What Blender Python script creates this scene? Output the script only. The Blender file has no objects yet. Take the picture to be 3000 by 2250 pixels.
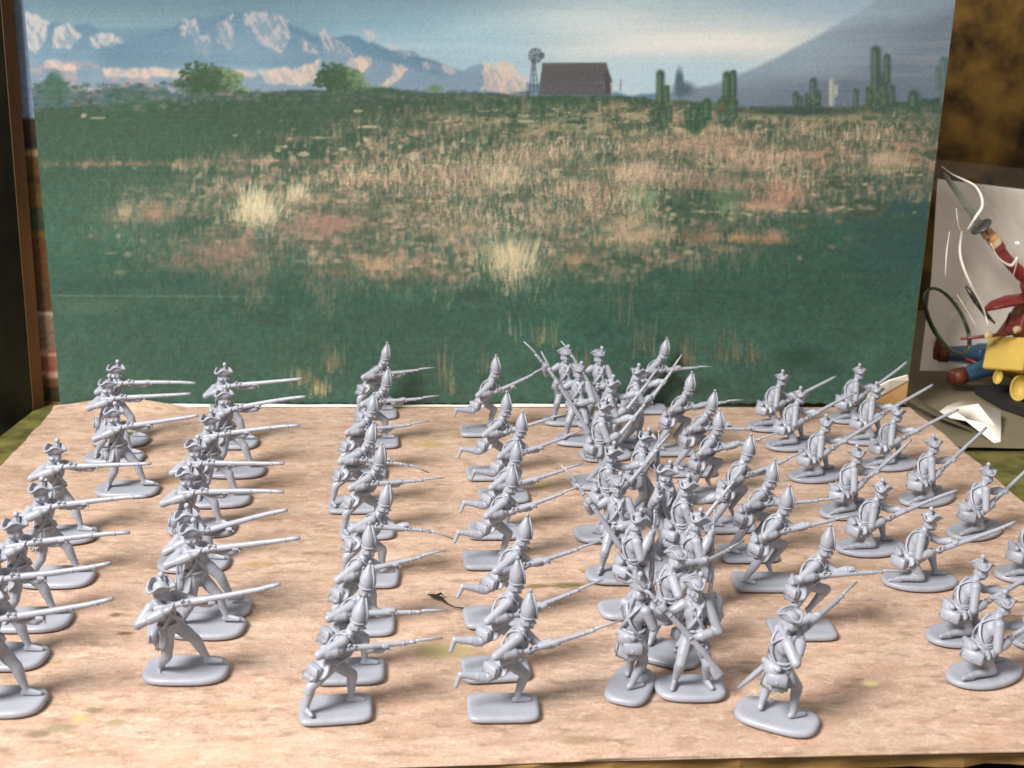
import bpy, bmesh, math, random
import numpy as np
from mathutils import Vector, Matrix, Euler

MM = 0.001
rnd = random.Random(7)
scene = bpy.context.scene
col = scene.collection

# ------------------------------------------------------------------ camera, world, lamps, exposure
cam_d = bpy.data.cameras.new('camera')
cam = bpy.data.objects.new('camera', cam_d)
col.objects.link(cam)
yaw, pitch, roll = 7.42938708e-02, 3.02187879e-01, 2.30786790e-02
f0 = Vector((math.sin(yaw), math.cos(yaw), 0)); r0 = Vector((math.cos(yaw), -math.sin(yaw), 0)); u0 = Vector((0, 0, 1))
f1 = f0 * math.cos(pitch) - u0 * math.sin(pitch); u1 = u0 * math.cos(pitch) + f0 * math.sin(pitch)
r2 = r0 * math.cos(roll) + u1 * math.sin(roll); u2 = u1 * math.cos(roll) - r0 * math.sin(roll)
M = Matrix((r2, u2, -f1)).transposed().to_4x4()
M.translation = Vector((-0.0239819, -0.4072131, 0.1350389))
cam.matrix_world = M
cam_d.sensor_width = 36.0
cam_d.lens = 36.0 * 2642.14586 / 2212.0
cam_d.clip_start = 0.01
cam_d.clip_end = 20.0
cam_d.dof.use_dof = True
cam_d.dof.focus_distance = 0.31
cam_d.dof.aperture_fstop = 38.0
scene.camera = cam

world = bpy.data.worlds.new('World'); scene.world = world; world.use_nodes = True
bg = world.node_tree.nodes['Background']
bg.inputs[0].default_value = (1.0, 0.93, 0.86, 1); bg.inputs[1].default_value = 0.50

def area(name, loc, target, size, power, color):
    d = bpy.data.lights.new(name, 'AREA'); d.shape = 'DISK'; d.size = size; d.energy = power; d.color = color
    o = bpy.data.objects.new(name, d); col.objects.link(o)
    o.location = loc
    o.rotation_euler = (Vector(target) - Vector(loc)).to_track_quat('-Z', 'Y').to_euler()
    return o
area('ceiling_lamp', (-0.46, -0.50, 0.60), (0.02, -0.09, 0.0), 0.28, 12.6, (1.0, 0.95, 0.89))

scene.view_settings.view_transform = 'Standard'
scene.view_settings.look = 'None'
scene.view_settings.exposure = 0.22
scene.view_settings.gamma = 1.0
scene.cycles.max_bounces = 8
scene.cycles.transparent_max_bounces = 12

# ------------------------------------------------------------------ materials
def lin(c):
    return tuple(((x / 255.0) / 12.92 if x / 255.0 <= 0.04045 else ((x / 255.0 + 0.055) / 1.055) ** 2.4) for x in c)

def objvar(m, amt=.05):
    nt = m.node_tree; b = nt.nodes['Principled BSDF']; l = b.inputs['Base Color'].links[0]; src = l.from_socket
    oi = nt.nodes.new('ShaderNodeObjectInfo'); mr = nt.nodes.new('ShaderNodeMapRange'); mr.inputs[3].default_value = 1 - amt; mr.inputs[4].default_value = 1 + amt
    hs = nt.nodes.new('ShaderNodeHueSaturation'); nt.links.new(oi.outputs['Random'], mr.inputs[0]); nt.links.new(mr.outputs[0], hs.inputs['Value']); nt.links.new(src, hs.inputs['Color']); nt.links.new(hs.outputs[0], b.inputs['Base Color'])

def mat(name, rgb, rough=0.5, spec=0.5, var=0.12, scale=60.0, bump=0.0, bscale=300.0, metal=0.0, sss=0.0, rgb2=None, stretch=None):
    m = bpy.data.materials.new(name); m.use_nodes = True
    nt = m.node_tree; b = nt.nodes['Principled BSDF']
    tc = nt.nodes.new('ShaderNodeTexCoord'); src = tc.outputs['Object']
    if stretch:
        mp = nt.nodes.new('ShaderNodeMapping'); mp.inputs['Scale'].default_value = stretch
        nt.links.new(src, mp.inputs[0]); src = mp.outputs[0]
    n = nt.nodes.new('ShaderNodeTexNoise'); n.inputs['Scale'].default_value = scale; n.inputs['Detail'].default_value = 5
    nt.links.new(src, n.inputs['Vector'])
    r = nt.nodes.new('ShaderNodeValToRGB')
    c1 = lin(rgb); c2 = lin(rgb2) if rgb2 else tuple(min(1, x * (1 + var)) for x in c1)
    c1 = c1 if rgb2 else tuple(x * (1 - var) for x in c1)
    r.color_ramp.elements[0].position = 0.32; r.color_ramp.elements[1].position = 0.68
    r.color_ramp.elements[0].color = (*c1, 1); r.color_ramp.elements[1].color = (*c2, 1)
    nt.links.new(n.outputs['Fac'], r.inputs[0]); nt.links.new(r.outputs[0], b.inputs['Base Color'])
    b.inputs['Roughness'].default_value = rough; b.inputs['Metallic'].default_value = metal
    b.inputs['Specular IOR Level'].default_value = spec
    if sss > 0:
        b.inputs['Subsurface Weight'].default_value = sss; b.inputs['Subsurface Radius'].default_value = (0.001, 0.001, 0.001)
        b.inputs['Subsurface Scale'].default_value = 1.0
    if bump > 0:
        n2 = nt.nodes.new('ShaderNodeTexNoise'); n2.inputs['Scale'].default_value = bscale; n2.inputs['Detail'].default_value = 4
        nt.links.new(src, n2.inputs['Vector'])
        bp = nt.nodes.new('ShaderNodeBump'); bp.inputs['Strength'].default_value = bump; bp.inputs['Distance'].default_value = 0.0004
        nt.links.new(n2.outputs['Fac'], bp.inputs['Height']); nt.links.new(bp.outputs[0], b.inputs['Normal'])
    return m

def print_mat(name, attr='print', rough=0.45, spec=0.35):
    m = bpy.data.materials.new(name); m.use_nodes = True
    nt = m.node_tree; b = nt.nodes['Principled BSDF']
    a = nt.nodes.new('ShaderNodeAttribute'); a.attribute_name = attr
    nt.links.new(a.outputs['Color'], b.inputs['Base Color'])
    b.inputs['Roughness'].default_value = rough; b.inputs['Specular IOR Level'].default_value = spec
    tc = nt.nodes.new('ShaderNodeTexCoord')
    n2 = nt.nodes.new('ShaderNodeTexNoise'); n2.inputs['Scale'].default_value = 90; n2.inputs['Detail'].default_value = 3
    nt.links.new(tc.outputs['Object'], n2.inputs['Vector'])
    bp = nt.nodes.new('ShaderNodeBump'); bp.inputs['Strength'].default_value = 0.15; bp.inputs['Distance'].default_value = 0.0005
    nt.links.new(n2.outputs['Fac'], bp.inputs['Height']); nt.links.new(bp.outputs[0], b.inputs['Normal'])
    return m

PLASTIC = mat('grey_plastic', (150, 154, 166), rough=0.38, spec=0.45, var=0.07, scale=180, bump=0.4, bscale=520, sss=0.0)
objvar(PLASTIC, .06)
PAPER = mat('white_paper', (226, 221, 210), rough=0.8, spec=0.2, var=0.03, scale=40, bump=0.2, bscale=500)
CARD = mat('cardboard', (150, 118, 72), rough=0.9, spec=0.15, scale=90, var=0.25, bump=0.4, bscale=700, stretch=(1, 1, 6))
CARDFACE = mat('bare_cardboard', (176, 138, 92), rough=0.9, spec=0.15, scale=70, var=0.12, bump=0.3, bscale=600)
OLIVE = mat('olive_felt', (62, 62, 34), rough=0.95, spec=0.1, scale=120, bump=0.6, bscale=1500, rgb2=(112, 108, 60))
TAUPE = mat('taupe_paper', (112, 104, 84), rough=0.7, spec=0.25, scale=30, bump=0.3, bscale=60, var=0.12)
DARKWOOD = mat('dark_table', (24, 17, 12), rough=0.5, spec=0.3, scale=50, var=0.4)

# ------------------------------------------------------------------ mesh builder (millimetres in, metres out)
def frame(d):
    d = Vector(d).normalized()
    a = Vector((0, 0, 1)) if abs(d.z) < 0.9 else Vector((1, 0, 0))
    s = d.cross(a).normalized(); t = s.cross(d).normalized()
    return d, s, t

class MB:
    def __init__(self): self.v = []; self.f = []
    def add(self, vs, fs):
        o = len(self.v); self.v += [tuple(x) for x in vs]; self.f += [tuple(i + o for i in q) for q in fs]
    def ring_loft(self, rings, cap=True):
        n = len(rings[0]); vs = [p for r in rings for p in r]; fs = []
        for k in range(len(rings) - 1):
            for i in range(n):
                j = (i + 1) % n
                fs.append((k * n + i, k * n + j, (k + 1) * n + j, (k + 1) * n + i))
        if cap:
            fs.append(tuple(range(n))[::-1]); b = (len(rings) - 1) * n; fs.append(tuple(range(b, b + n)))
        self.add(vs, fs)
    def tube(self, pts, radii, n=8, flat=None):
        pts = [Vector(p) for p in pts]; rings = []
        if not hasattr(radii, '__len__'): radii = [radii] * len(pts)
        s = None
        for k, p in enumerate(pts):
            d = (pts[min(k + 1, len(pts) - 1)] - pts[max(k - 1, 0)]).normalized()
            if s is None: _, s, t = frame(d)
            else:
                s = (s - d * s.dot(d)).normalized(); t = s.cross(d)
            rings.append([p + s * radii[k] * math.cos(2 * math.pi * i / n) + t * radii[k] * (flat or 1) * math.sin(2 * math.pi * i / n) for i in range(n)])
        self.ring_loft(rings)
    def capsule(self, a, b, ra, rb, n=10):
        a = Vector(a); b = Vector(b)
        if (b - a).length < 1e-4: b = a + Vector((0, 0, 0.01))
        d, s, t = frame(b - a); rings = []
        for (c, r, th) in [(a, ra, x) for x in (-80, -50, -20)] + [(b, rb, x) for x in (20, 50, 80)]:
            q = c + d * r * math.sin(math.radians(th)); rr = r * math.cos(math.radians(th))
            rings.append([q + s * rr * math.cos(2 * math.pi * i / n) + t * rr * math.sin(2 * math.pi * i / n) for i in range(n)])
        self.ring_loft(rings)
    def ell(self, c, rad, ax=None, n=12, m=8):
        c = Vector(c); X, Y, Z = ax or (Vector((1, 0, 0)), Vector((0, 1, 0)), Vector((0, 0, 1))); rings = []
        for k in range(m):
            th = math.pi * (k + 0.5) / m - math.pi / 2
            rings.append([c + X * rad[0] * math.cos(th) * math.cos(2 * math.pi * i / n) + Y * rad[1] * math.cos(th) * math.sin(2 * math.pi * i / n) + Z * rad[2] * math.sin(th) for i in range(n)])
        self.ring_loft(rings)
    def box(self, c, h, ax=None, bev=0.0):
        c = Vector(c); X, Y, Z = ax or (Vector((1, 0, 0)), Vector((0, 1, 0)), Vector((0, 0, 1)))
        b = bev; rings = []
        def rect(w, l, z):
            k = min(b, w, l); pts = []
            for sx, sy in ((1, 1), (-1, 1), (-1, -1), (1, -1)):
                if k > 0:
                    p1 = (sx * w, sy * (l - k)); p2 = (sx * (w - k), sy * l)
                    pts += [p1, p2] if sx * sy > 0 else [p2, p1]
                else: pts.append((sx * w, sy * l))
            return [c + X * p[0] + Y * p[1] + Z * z for p in pts]
        if b > 0: rings = [rect(h[0] - b, h[1] - b, -h[2]), rect(h[0], h[1], -h[2] + b), rect(h[0], h[1], h[2] - b), rect(h[0] - b, h[1] - b, h[2])]
        else: rings = [rect(h[0], h[1], -h[2]), rect(h[0], h[1], h[2])]
        self.ring_loft(rings)
    def mesh(self, name, smooth=True, scale=MM):
        me = bpy.data.meshes.new(name); me.from_pydata([(x * scale, y * scale, z * scale) for x, y, z in self.v], [], self.f)
        bm = bmesh.new(); bm.from_mesh(me); bmesh.ops.recalc_face_normals(bm, faces=bm.faces); bm.to_mesh(me); bm.free()
        if smooth: me.polygons.foreach_set('use_smooth', [True] * len(me.polygons))
        me.update(); return me
    def obj(self, name, m, parent=None, smooth=True):
        return link(name, self.mesh(name, smooth), m, parent)

def link(name, me, m, parent=None):
    o = bpy.data.objects.new(name, me); col.objects.link(o)
    if m is not None and len(me.materials) == 0: me.materials.append(m)
    if parent is not None: o.parent = parent
    return o

def thing(name, label, cat, loc=(0, 0, 0), rotz=0.0, group=None):
    o = bpy.data.objects.new(name, None); o.empty_display_size = 0.005; col.objects.link(o)
    o.location = [x * MM for x in loc]; o.rotation_euler = (0, 0, rotz)
    o['label'] = label; o['category'] = cat
    if group: o['group'] = group
    return o

def tag(o, label=None, cat=None, group=None, kind=None):
    for k, v in (('label', label), ('category', cat), ('group', group), ('kind', kind)):
        if v: o[k] = v
    return o

def remeshed(mb, name, voxel=0.2, smooth=2):
    """One continuous skin round overlapping solids; millimetres while remeshing, metres after."""
    me = mb.mesh(name, True, 1.0)
    o = bpy.data.objects.new(name, me); col.objects.link(o)
    md = o.modifiers.new('skin', 'REMESH'); md.mode = 'VOXEL'; md.voxel_size = voxel; md.use_smooth_shade = True
    sm = o.modifiers.new('soft', 'SMOOTH'); sm.factor = 0.5; sm.iterations = smooth
    dg = bpy.context.evaluated_depsgraph_get()
    out = bpy.data.meshes.new_from_object(o.evaluated_get(dg))
    bpy.data.objects.remove(o); bpy.data.meshes.remove(me)
    out.transform(Matrix.Scale(MM, 4)); out.name = name
    out.polygons.foreach_set('use_smooth', [True] * len(out.polygons)); out.update()
    return out

V = Vector
# ------------------------------------------------------------------ the toy figures
def ik(a, b, l1, l2, pole):
    a = V(a); b = V(b); d = b - a; L = d.length
    if L > (l1 + l2) * 0.985:
        k = L / ((l1 + l2) * 0.985); l1 *= k; l2 *= k
    x = (l1 * l1 - l2 * l2 + L * L) / (2 * L); h = math.sqrt(max(l1 * l1 - x * x, 0.02))
    u = d / L; q = V(pole) - a; q = q - u * q.dot(u)
    if q.length < 1e-4: q = V((0, 0, -1)) - u * u.z * -1
    return a + u * x + q.normalized() * h

def add_hand(mb, g, axis, toward, k=1.0, rbar=0.5):
    """Palm, four curled fingers of unequal length and a thumb, closed round a bar through g along axis."""
    g = V(g); a = V(axis).normalized(); n = V(toward) - g; n = (n - a * n.dot(a)).normalized(); s = a.cross(n)
    mb.ell(g + n * 0.62 * k, (0.82 * k, 0.55 * k, 0.42 * k), (a, s, n), 10, 6)
    for i, ln in enumerate((0.95, 1.08, 1.0, 0.82)):
        o = a * (i - 1.5) * 0.40 * k; r = 0.235 * k; R = (rbar + 0.2) * k
        p = [g + o + n * 0.55 * k + s * 0.45 * k, g + o + s * R * ln, g + o - n * R * 0.85 * ln + s * 0.25 * k, g + o - n * R * 0.7 - s * 0.28 * k * ln]
        for q in range(3): mb.capsule(p[q], p[q + 1], r, r * 0.92, 6)
    t0 = g + n * 0.55 * k + a * 0.55 * k - s * 0.35 * k
    t1 = g + a * 0.85 * k - s * (rbar + 0.2) * k; t2 = g + a * 1.0 * k - s * (rbar + .05) * k - n * 0.4 * k
    mb.capsule(t0, t1, 0.27 * k, 0.25 * k, 6); mb.capsule(t1, t2, 0.25 * k, 0.22 * k, 6)

def add_head(mb, c, face, k=1.0, hair=True):
    c = V(c); F = V(face).normalized(); S = V((0, 0, 1)).cross(F).normalized(); U = F.cross(S); A = (F, S, U)
    P = lambda x, y, z: c + (F * x + S * y + U * z) * k
    mb.ell(P(-.1, 0, .25), (1.5 * k, 1.28 * k, 1.55 * k), A)
    mb.ell(P(.35, 0, -.75), (1.05 * k, .95 * k, .95 * k), A)
    mb.capsule(P(1.35, 0, .35), P(1.72, 0, -.3), .17 * k, .26 * k, 6)            # nose
    mb.capsule(P(1.22, -.6, .42), P(1.22, .6, .42), .22 * k, .22 * k, 6)          # brow
    mb.capsule(P(1.1, -.75, -.25), P(1.0, -.85, -.4), .3 * k, .3 * k, 6); mb.capsule(P(1.1, .75, -.25), P(1.0, .85, -.4), .3 * k, .3 * k, 6)
    mb.capsule(P(1.25, -.3, -.82), P(1.25, .3, -.82), .17 * k, .17 * k, 6)        # mouth
    mb.ell(P(1.1, 0, -1.35), (.4 * k, .45 * k, .34 * k), A, 8, 6)                 # chin
    for s in (-1, 1):
        mb.ell(P(-.05, 1.28 * s, -.1), (.28 * k, .18 * k, .42 * k), A, 8, 6)      # ear
        if hair:
            mb.capsule(P(-.55, 1.2 * s, -.35), P(.0, 1.28 * s, -.42), .42 * k, .36 * k, 8)   # side curl
            mb.ell(P(-.7, .8 * s, .0), (.8 * k, .6 * k, 1.1 * k), A, 8, 6)
    if hair:
        mb.capsule(P(-1.35, 0, -.5), P(-1.75, 0, -2.2), .5 * k, .42 * k, 8)
        mb.capsule(P(-1.75, 0, -2.2), P(-1.75, 0, -4.2), .38 * k, .28 * k, 8)
    return A

def build_body(p, k=1.0, voxel=0.2):
    mb = MB(); J = {}
    pel = V(p['pelvis']); ch = V(p['chest']); hd = V(p['head']); ph = math.radians(p.get('phi', 0)); ps = math.radians(p.get('psi', p.get('phi', 0) * 0.4))
    Fc = V((math.cos(ph), math.sin(ph), 0)); Lc = V((-math.sin(ph), math.cos(ph), 0))
    Fp = V((math.cos(ps), math.sin(ps), 0)); Lp = V((-math.sin(ps), math.cos(ps), 0))
    up = (ch - pel).normalized(); Fc = (Fc - up * Fc.dot(up)).normalized(); Lc = up.cross(Fc)
    Z = V((0, 0, 1))
    mb.ell(pel, (1.85, 2.2, 1.8), (Fp, Lp, Z)); mb.capsule(pel + up * .3, ch - up * .6, 1.75, 1.95)
    mb.ell(ch, (1.85, 2.45, 2.5), (Fc, Lc, up)); mb.ell(ch + Fc * .55 - up * .3, (1.55, 1.7, 2.0), (Fc, Lc, up))
    sR = V(p['shR']) if 'shR' in p else ch - Lc * 2.45 + up * 1.35
    sL = V(p['shL']) if 'shL' in p else ch + Lc * 2.45 + up * 1.35
    mb.capsule(sR, sL, 1.15, 1.15)
    neck = ch + up * 2.5
    mb.capsule(ch + up * 1.8, neck + (hd - neck) * .5, 1.25, .85); mb.capsule(neck, hd, .85, .8)
    mb.capsule(neck - Lc * .5, neck + Lc * .5, .95, .95)                         # stock and collar
    # lapels, waistcoat edge, buttons, epaulette
    for s in (-1, 1):
        mb.capsule(ch + Fc * 1.95 + Lc * s * .75 + up * 1.5, pel + Fc * 1.75 + Lc * s * 1.0 + Z * .6, .34, .34, 6)
        for i in range(4): mb.ell(ch + Fc * 2.25 + Lc * s * .8 + up * (1.2 - i * 1.05), (.2, .2, .2), None, 6, 4)
        mb.ell((sR if s < 0 else sL) + up * .75, (.85, .75, .3), (Fc, Lc, up), 8, 4)
    fd = V(p.get('face', (1, 0, 0))); J['headax'] = add_head(mb, hd, fd, 1.0)
    mus = p.get('musket')
    for side, sh in (('R', sR), ('L', sL)):
        g = V(p['h' + side]); el = V(p['e' + side]) if 'e' + side in p else ik(sh, g, 4.5, 4.3, p['p' + side])
        ax = p['ax' + side]; toward = el
        d = (g - el).normalized(); w = g - d * 0.75
        a_ = V(ax).normalized(); n = el - g; n = (n - a_ * n.dot(a_)).normalized(); w = g + n * 0.75 - d * .25
        mb.capsule(sh, el, 1.2, .98); mb.capsule(el, w, .98, .74)
        mb.capsule(el + (w - el) * .42, el + (w - el) * .74, 1.12, 1.22)         # deep turned-back cuff
        add_hand(mb, g, ax, el)
        J['el' + side] = el
    for side, s in (('R', -1), ('L', 1)):
        hip = pel + Lp * s * 1.15 - Z * .6
        an = V(p['a' + side]); kn = V(p['k' + side]) if 'k' + side in p else ik(hip, an, 5.3, 5.2, p['kp' + side])
        toe = V(p['t' + side])
        mb.capsule(hip, kn, 1.62, 1.12); sh_ = an - kn; cal = kn + sh_ * .33
        bk = (kn - hip).normalized(); back = (bk - sh_.normalized()); back = back * .25 if back.length < 1.4 else back * .15
        mb.capsule(kn, cal - back * .5, 1.02, 1.1); mb.capsule(cal - back * .5, an, 1.1, .66)
        mb.capsule(kn + sh_ * .1, kn + sh_ * .16, 1.18, 1.18)                     # gaiter top
        mb.capsule(hip + (kn - hip) * .55, hip + (kn - hip) * .6, 1.42, 1.36)
        fdv = toe - an; heel = an - V((fdv.x, fdv.y, 0)) * .18 + fdv * .0
        dn = V((0, 0, -1)) if abs(fdv.z) < 1.4 else (an - kn).normalized() * .35
        mb.capsule(an, heel + dn * .45, .7, .62); mb.capsule(heel + dn * .45, toe + dn * .1, .66, .5); mb.capsule(an, toe, .6, .42)
        J['kn' + side] = kn; J['hip' + side] = hip
    J.update(pel=pel, ch=ch, up=up, Fc=Fc, Lc=Lc, Fp=Fp, Lp=Lp, sR=sR, sL=sL, hd=hd, neck=neck)
    return remeshed(mb, 'body', voxel), J

def coat_skirt(J, swing=(0, 0), length=5.6, flare=1.0, open_=66):
    """Coat tails hanging from the waist, open at the front with turned-back corners."""
    pel = J['pel']; F = J['Fp']; L = J['Lp']; n = 34; m = 7; out = []; inn = []
    for k in range(m):
        t = k / (m - 1); ro = []; ri = []
        for i in range(n):
            a = math.radians(open_ + (360 - 2 * open_) * i / (n - 1))
            edge = min(i, n - 1 - i) / (n * .5)
            back = .5 - .5 * math.cos(a)
            rip = .16 * t * math.sin(a * 9 + 1.2) + .1 * t * math.sin(a * 17)
            r = 2.15 + flare * t ** 1.2 + rip + (0.35 * t if edge < .22 else 0)
            z = 1.1 - (length * (.82 + .18 * back)) * t + (1.3 * t * max(0, .3 - edge) / .3)
            sw = V((swing[0], swing[1], 0)) * t * (0.35 + .65 * back)
            c = pel + F * (r * .92 * math.cos(a)) + L * (r * math.sin(a)) + V((0, 0, z)) + sw
            c2 = pel + F * ((r - .42) * .92 * math.cos(a)) + L * ((r - .42) * math.sin(a)) + V((0, 0, z + .05)) + sw
            ro.append(c); ri.append(c2)
        out.append(ro); inn.append(ri)
    mb = MB(); mb.ring_loft([o + i[::-1] for o, i in zip(out, inn)])
    # turnbacks: raised triangular flaps on both rear quarters
    for s in (-1, 1):
        idx = int(n * .5 + s * n * .22); e = [out[2][idx], out[-1][max(0, min(n - 1, idx - 4))], out[-1][max(0, min(n - 1, idx + 4))]]
        ctr = pel + V((0, 0, -2)); pts = []
        for q in e:
            d = V((q.x - ctr.x, q.y - ctr.y, 0)).normalized(); pts.append((q - d * .05, q + d * .3))
        mb.add([x for pr in pts for x in pr], [(0, 2, 4), (1, 3, 5), (0, 1, 3, 2), (2, 3, 5, 4), (4, 5, 1, 0)])
    return mb

def belts(J):
    mb = MB(); ch = J['ch']; pel = J['pel']; up = J['up']; F = J['Fc']; L = J['Lc']
    for s in (-1, 1):
        top = ch + L * s * 1.5 + up * 2.35; bot = pel - L * s * 2.35 + up * .6
        c = (top + bot) * .5; a = (top - bot) * .5; pts = []
        for i in range(25):
            t = 2 * math.pi * i / 24
            pts.append(c + a * math.cos(t) * 1.02 + F * math.sin(t) * (2.42 - .15 * abs(math.cos(t))))
        mb.tube(pts, .36, 6, .55)
    return mb

def waistband(J):
    mb = MB(); pel = J['pel'] + J['up'] * 1.4; pts = [pel + J['Fp'] * 2.05 * math.cos(t) + J['Lp'] * 2.2 * math.sin(t) for t in [2 * math.pi * i / 20 for i in range(21)]]
    mb.tube(pts, .34, 6); return mb

def pouch_mesh(J, size=1.0):
    F = J['Fp']; L = J['Lp']; Z = V((0, 0, 1)); c = J['pel'] - F * 2.5 - L * 1.9 - Z * 1.1
    D = (-F * .8 - L * .6).normalized(); S = Z.cross(D)
    b = MB(); b.box(c + D * .2, (1.75 * size, .85, 1.25 * size), (S, D, Z), .35)
    fl = MB(); fl.box(c + D * 1.0 + Z * .2, (1.9 * size, .3, 1.1 * size), (S, (D + Z * .18).normalized(), (Z - D * .18).normalized()), .22)
    fl.ell(c + D * 1.35 - Z * .2, (.3, .3, .3), None, 8, 5)
    return b, fl

def haversack_mesh(J, size=1.0):
    F = J['Fp']; L = J['Lp']; Z = V((0, 0, 1)); c = J['pel'] - F * 2.2 - L * 0.3 + Z * .2
    b = MB(); b.ell(c - F * .5, (1.25, 2.0 * size, 1.6 * size), (F, L, Z), 12, 8); b.capsule(c - F * .6 - L * 1.7 + Z * .9, c - F * .6 + L * 1.7 + Z * .9, .7, .7)
    return b

def knapsack_mesh(J):
    F = J['Fc']; L = J['Lc']; up = J['up']; c = J['ch'] - F * 2.5 + L * 2.9 - up * .6
    b = MB(); b.box(c, (1.3, 2.7, 3.3), (F, L, up), .9)
    st = MB()
    for s in (-1, 1): st.tube([c + L * s * 1.2 + up * 3.05 + F * .9, c + L * s * 1.2 + up * 3.1 - F * .9, c + L * s * 1.2 - F * 1.45 + up * 1.5, c + L * s * 1.2 - F * 1.45 - up * 2.4], .28, 6)
    return b, st

def scabbard_mesh(J, d=(-.3, .7, -1.0), ln=9.0):
    a = J['pel'] + J['Lp'] * 2.5 - V((0, 0, .4)); d = V(d).normalized()
    b = MB(); b.tube([a - d * 1.2, a + d * 1, a + d * ln * .6, a + d * ln], [.7, .8, .75, .55], 8, .7)
    b.tube([a - d * 1.2, a - d * 2.6], [.3, .36], 8); b.ell(a - d * 2.8, (.42, .42, .42), None, 8, 5)
    b.box(a - d * 1.3, (.9, .25, .25), frame(d)[1:] + (V(d),), .08)
    return b

def mitre_mesh(J, tilt=(0, 0)):
    F, S, U = J['headax']; c = J['hd'] + U * .75; U = (U + F * tilt[0] + S * tilt[1]).normalized(); F = S.cross(U)
    prof = [(0, 1.5), (.5, 1.68), (1.2, 1.82), (2.0, 1.84), (2.9, 1.62), (3.8, 1.16), (4.6, .66), (5.3, .3)]
    b = MB(); rings = []
    for z, r in prof:
        rings.append([c + U * z + F * (r * .86 * math.cos(t) - z * .02) + S * r * math.sin(t) for t in [2 * math.pi * i / 16 for i in range(16)]])
    b.ring_loft(rings)
    b.tube([c + U * .35 + F * 1.55 * math.cos(t) + S * 1.66 * math.sin(t) for t in [2 * math.pi * i / 18 for i in range(19)]], .2, 6)   # turned-up band
    # front plate standing a little proud
    pl = [c + F * 1.42 + U * .3 - S * 1.35, c + F * 1.42 + U * .3 + S * 1.35, c + F * 1.3 + U * 2.6 + S * 1.35, c + F * .35 + U * 5.4 + S * .2, c + F * .35 + U * 5.4 - S * .2, c + F * 1.3 + U * 2.6 - S * 1.35]
    b.ring_loft([[q + F * .28 for q in pl], [q - F * .05 for q in pl]])
    b.ell(c + F * 1.62 + U * 1.5, (.22, .6, .7), (F, S, U), 8, 5)
    pm = MB(); pm.ell(c + U * 5.75, (.4, .4, .42), (F, S, U), 8, 6)
    tip = c + U * 6.1
    return b, pm, tip

def tricorne_mesh(J, pompom=True, tilt=(0, 0)):
    F, S, U = J['headax']; c = J['hd'] + U * .95; U = (U + F * tilt[0] + S * tilt[1]).normalized(); F = S.cross(U)
    b = MB(); b.ell(c + U * .35, (1.5, 1.45, 1.25), (F, S, U), 14, 8)
    n = 36; prof = []
    for q, zz in ((0.0, -.05), (.4, .1), (.75, .55), (1.0, 1.0)):
        ro = []
        for i in range(n):
            t = 2 * math.pi * i / n; cn = (0.5 + .5 * math.cos(3 * t)) ** 1.6
            r = 1.5 + q * (0.35 + 0.95 * cn); z = zz * (1.75 - 1.0 * cn) if zz > 0 else zz
            ro.append(c + F * r * math.cos(t) + S * r * .95 * math.sin(t) + U * z)
        prof.append(ro)
    inner = [[q + U * .32 - (q - c).normalized() * .12 for q in ro] for ro in prof][::-1]
    b.ring_loft(prof + inner, cap=False)
    b.tube(prof[-1] + [prof[-1][0]], .22, 6)                                  # bound edge
    pm = None; tip = c + U * 2.0
    if pompom:
        pm = MB(); q = c + F * .25 + S * .75
        pm.capsule(q + U * 1.0, q + U * 2.1, .34, .4, 8); pm.ell(q + U * 2.75, (.6, .6, .66), (F, S, U), 10, 7); tip = q + U * 3.3
    return b, pm, tip

def musket_meshes(total=25.0, bayonet=5.0, bend=0.0):
    """Along +X from the butt (0) to the tip; origin at the butt."""
    def off(x):
        q = max(0.0, x - 15.0); return -bend * q * q
    L = total - bayonet; b = MB(); rings = []
    for x, ry, rz, dz in [(0, .42, .98, -.75), (.5, .5, 1.02, -.72), (2.4, .46, .8, -.5), (4.2, .4, .48, -.1), (5.4, .44, .52, 0), (6.6, .52, .62, 0), (8.0, .5, .58, 0), (L * .55, .44, .5, 0), (L * .82, .38, .42, .03), (L - 1.6, .36, .36, .08), (L, .33, .33, .1)]:
        rings.append([(x, 1.18 * ry * math.cos(t), dz + off(x) + 1.18 * rz * math.sin(t)) for t in [2 * math.pi * i / 10 for i in range(10)]])
    b.ring_loft(rings)
    for x in (L * .5, L * .7, L * .88): b.tube([(x - .25, 0, off(x)), (x + .25, 0, off(x))], .52, 10)    # barrel bands
    lk = MB(); lk.box((6.8, -.55, .15), (.9, .16, .35), None, .08); lk.tube([(6.3, -.6, .3), (6.1, -.6, .95), (6.6, -.6, 1.2)], [.2, .2, .26], 6)
    lk.box((7.4, -.55, .7), (.28, .16, .3), None, .05); lk.tube([(5.6, 0, -.55), (6.1, 0, -.95), (6.8, 0, -.85), (7.2, 0, -.5)], .14, 6)
    by = None
    if bayonet > 0:
        by = MB(); by.tube([(L - 1.2, 0, .1 + off(L)), (L + .1, 0, .1 + off(L))], .42, 8)
        by.tube([(L, 0, .3 + off(L)), (L + .8, 0, .4 + off(L + .8)), (total * .5 + L * .5, 0, .4 + off(total * .5 + L * .5)), (total, 0, .35 + off(total))], [.3, .33, .3, .16], 6)
    return b, lk, by

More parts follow.
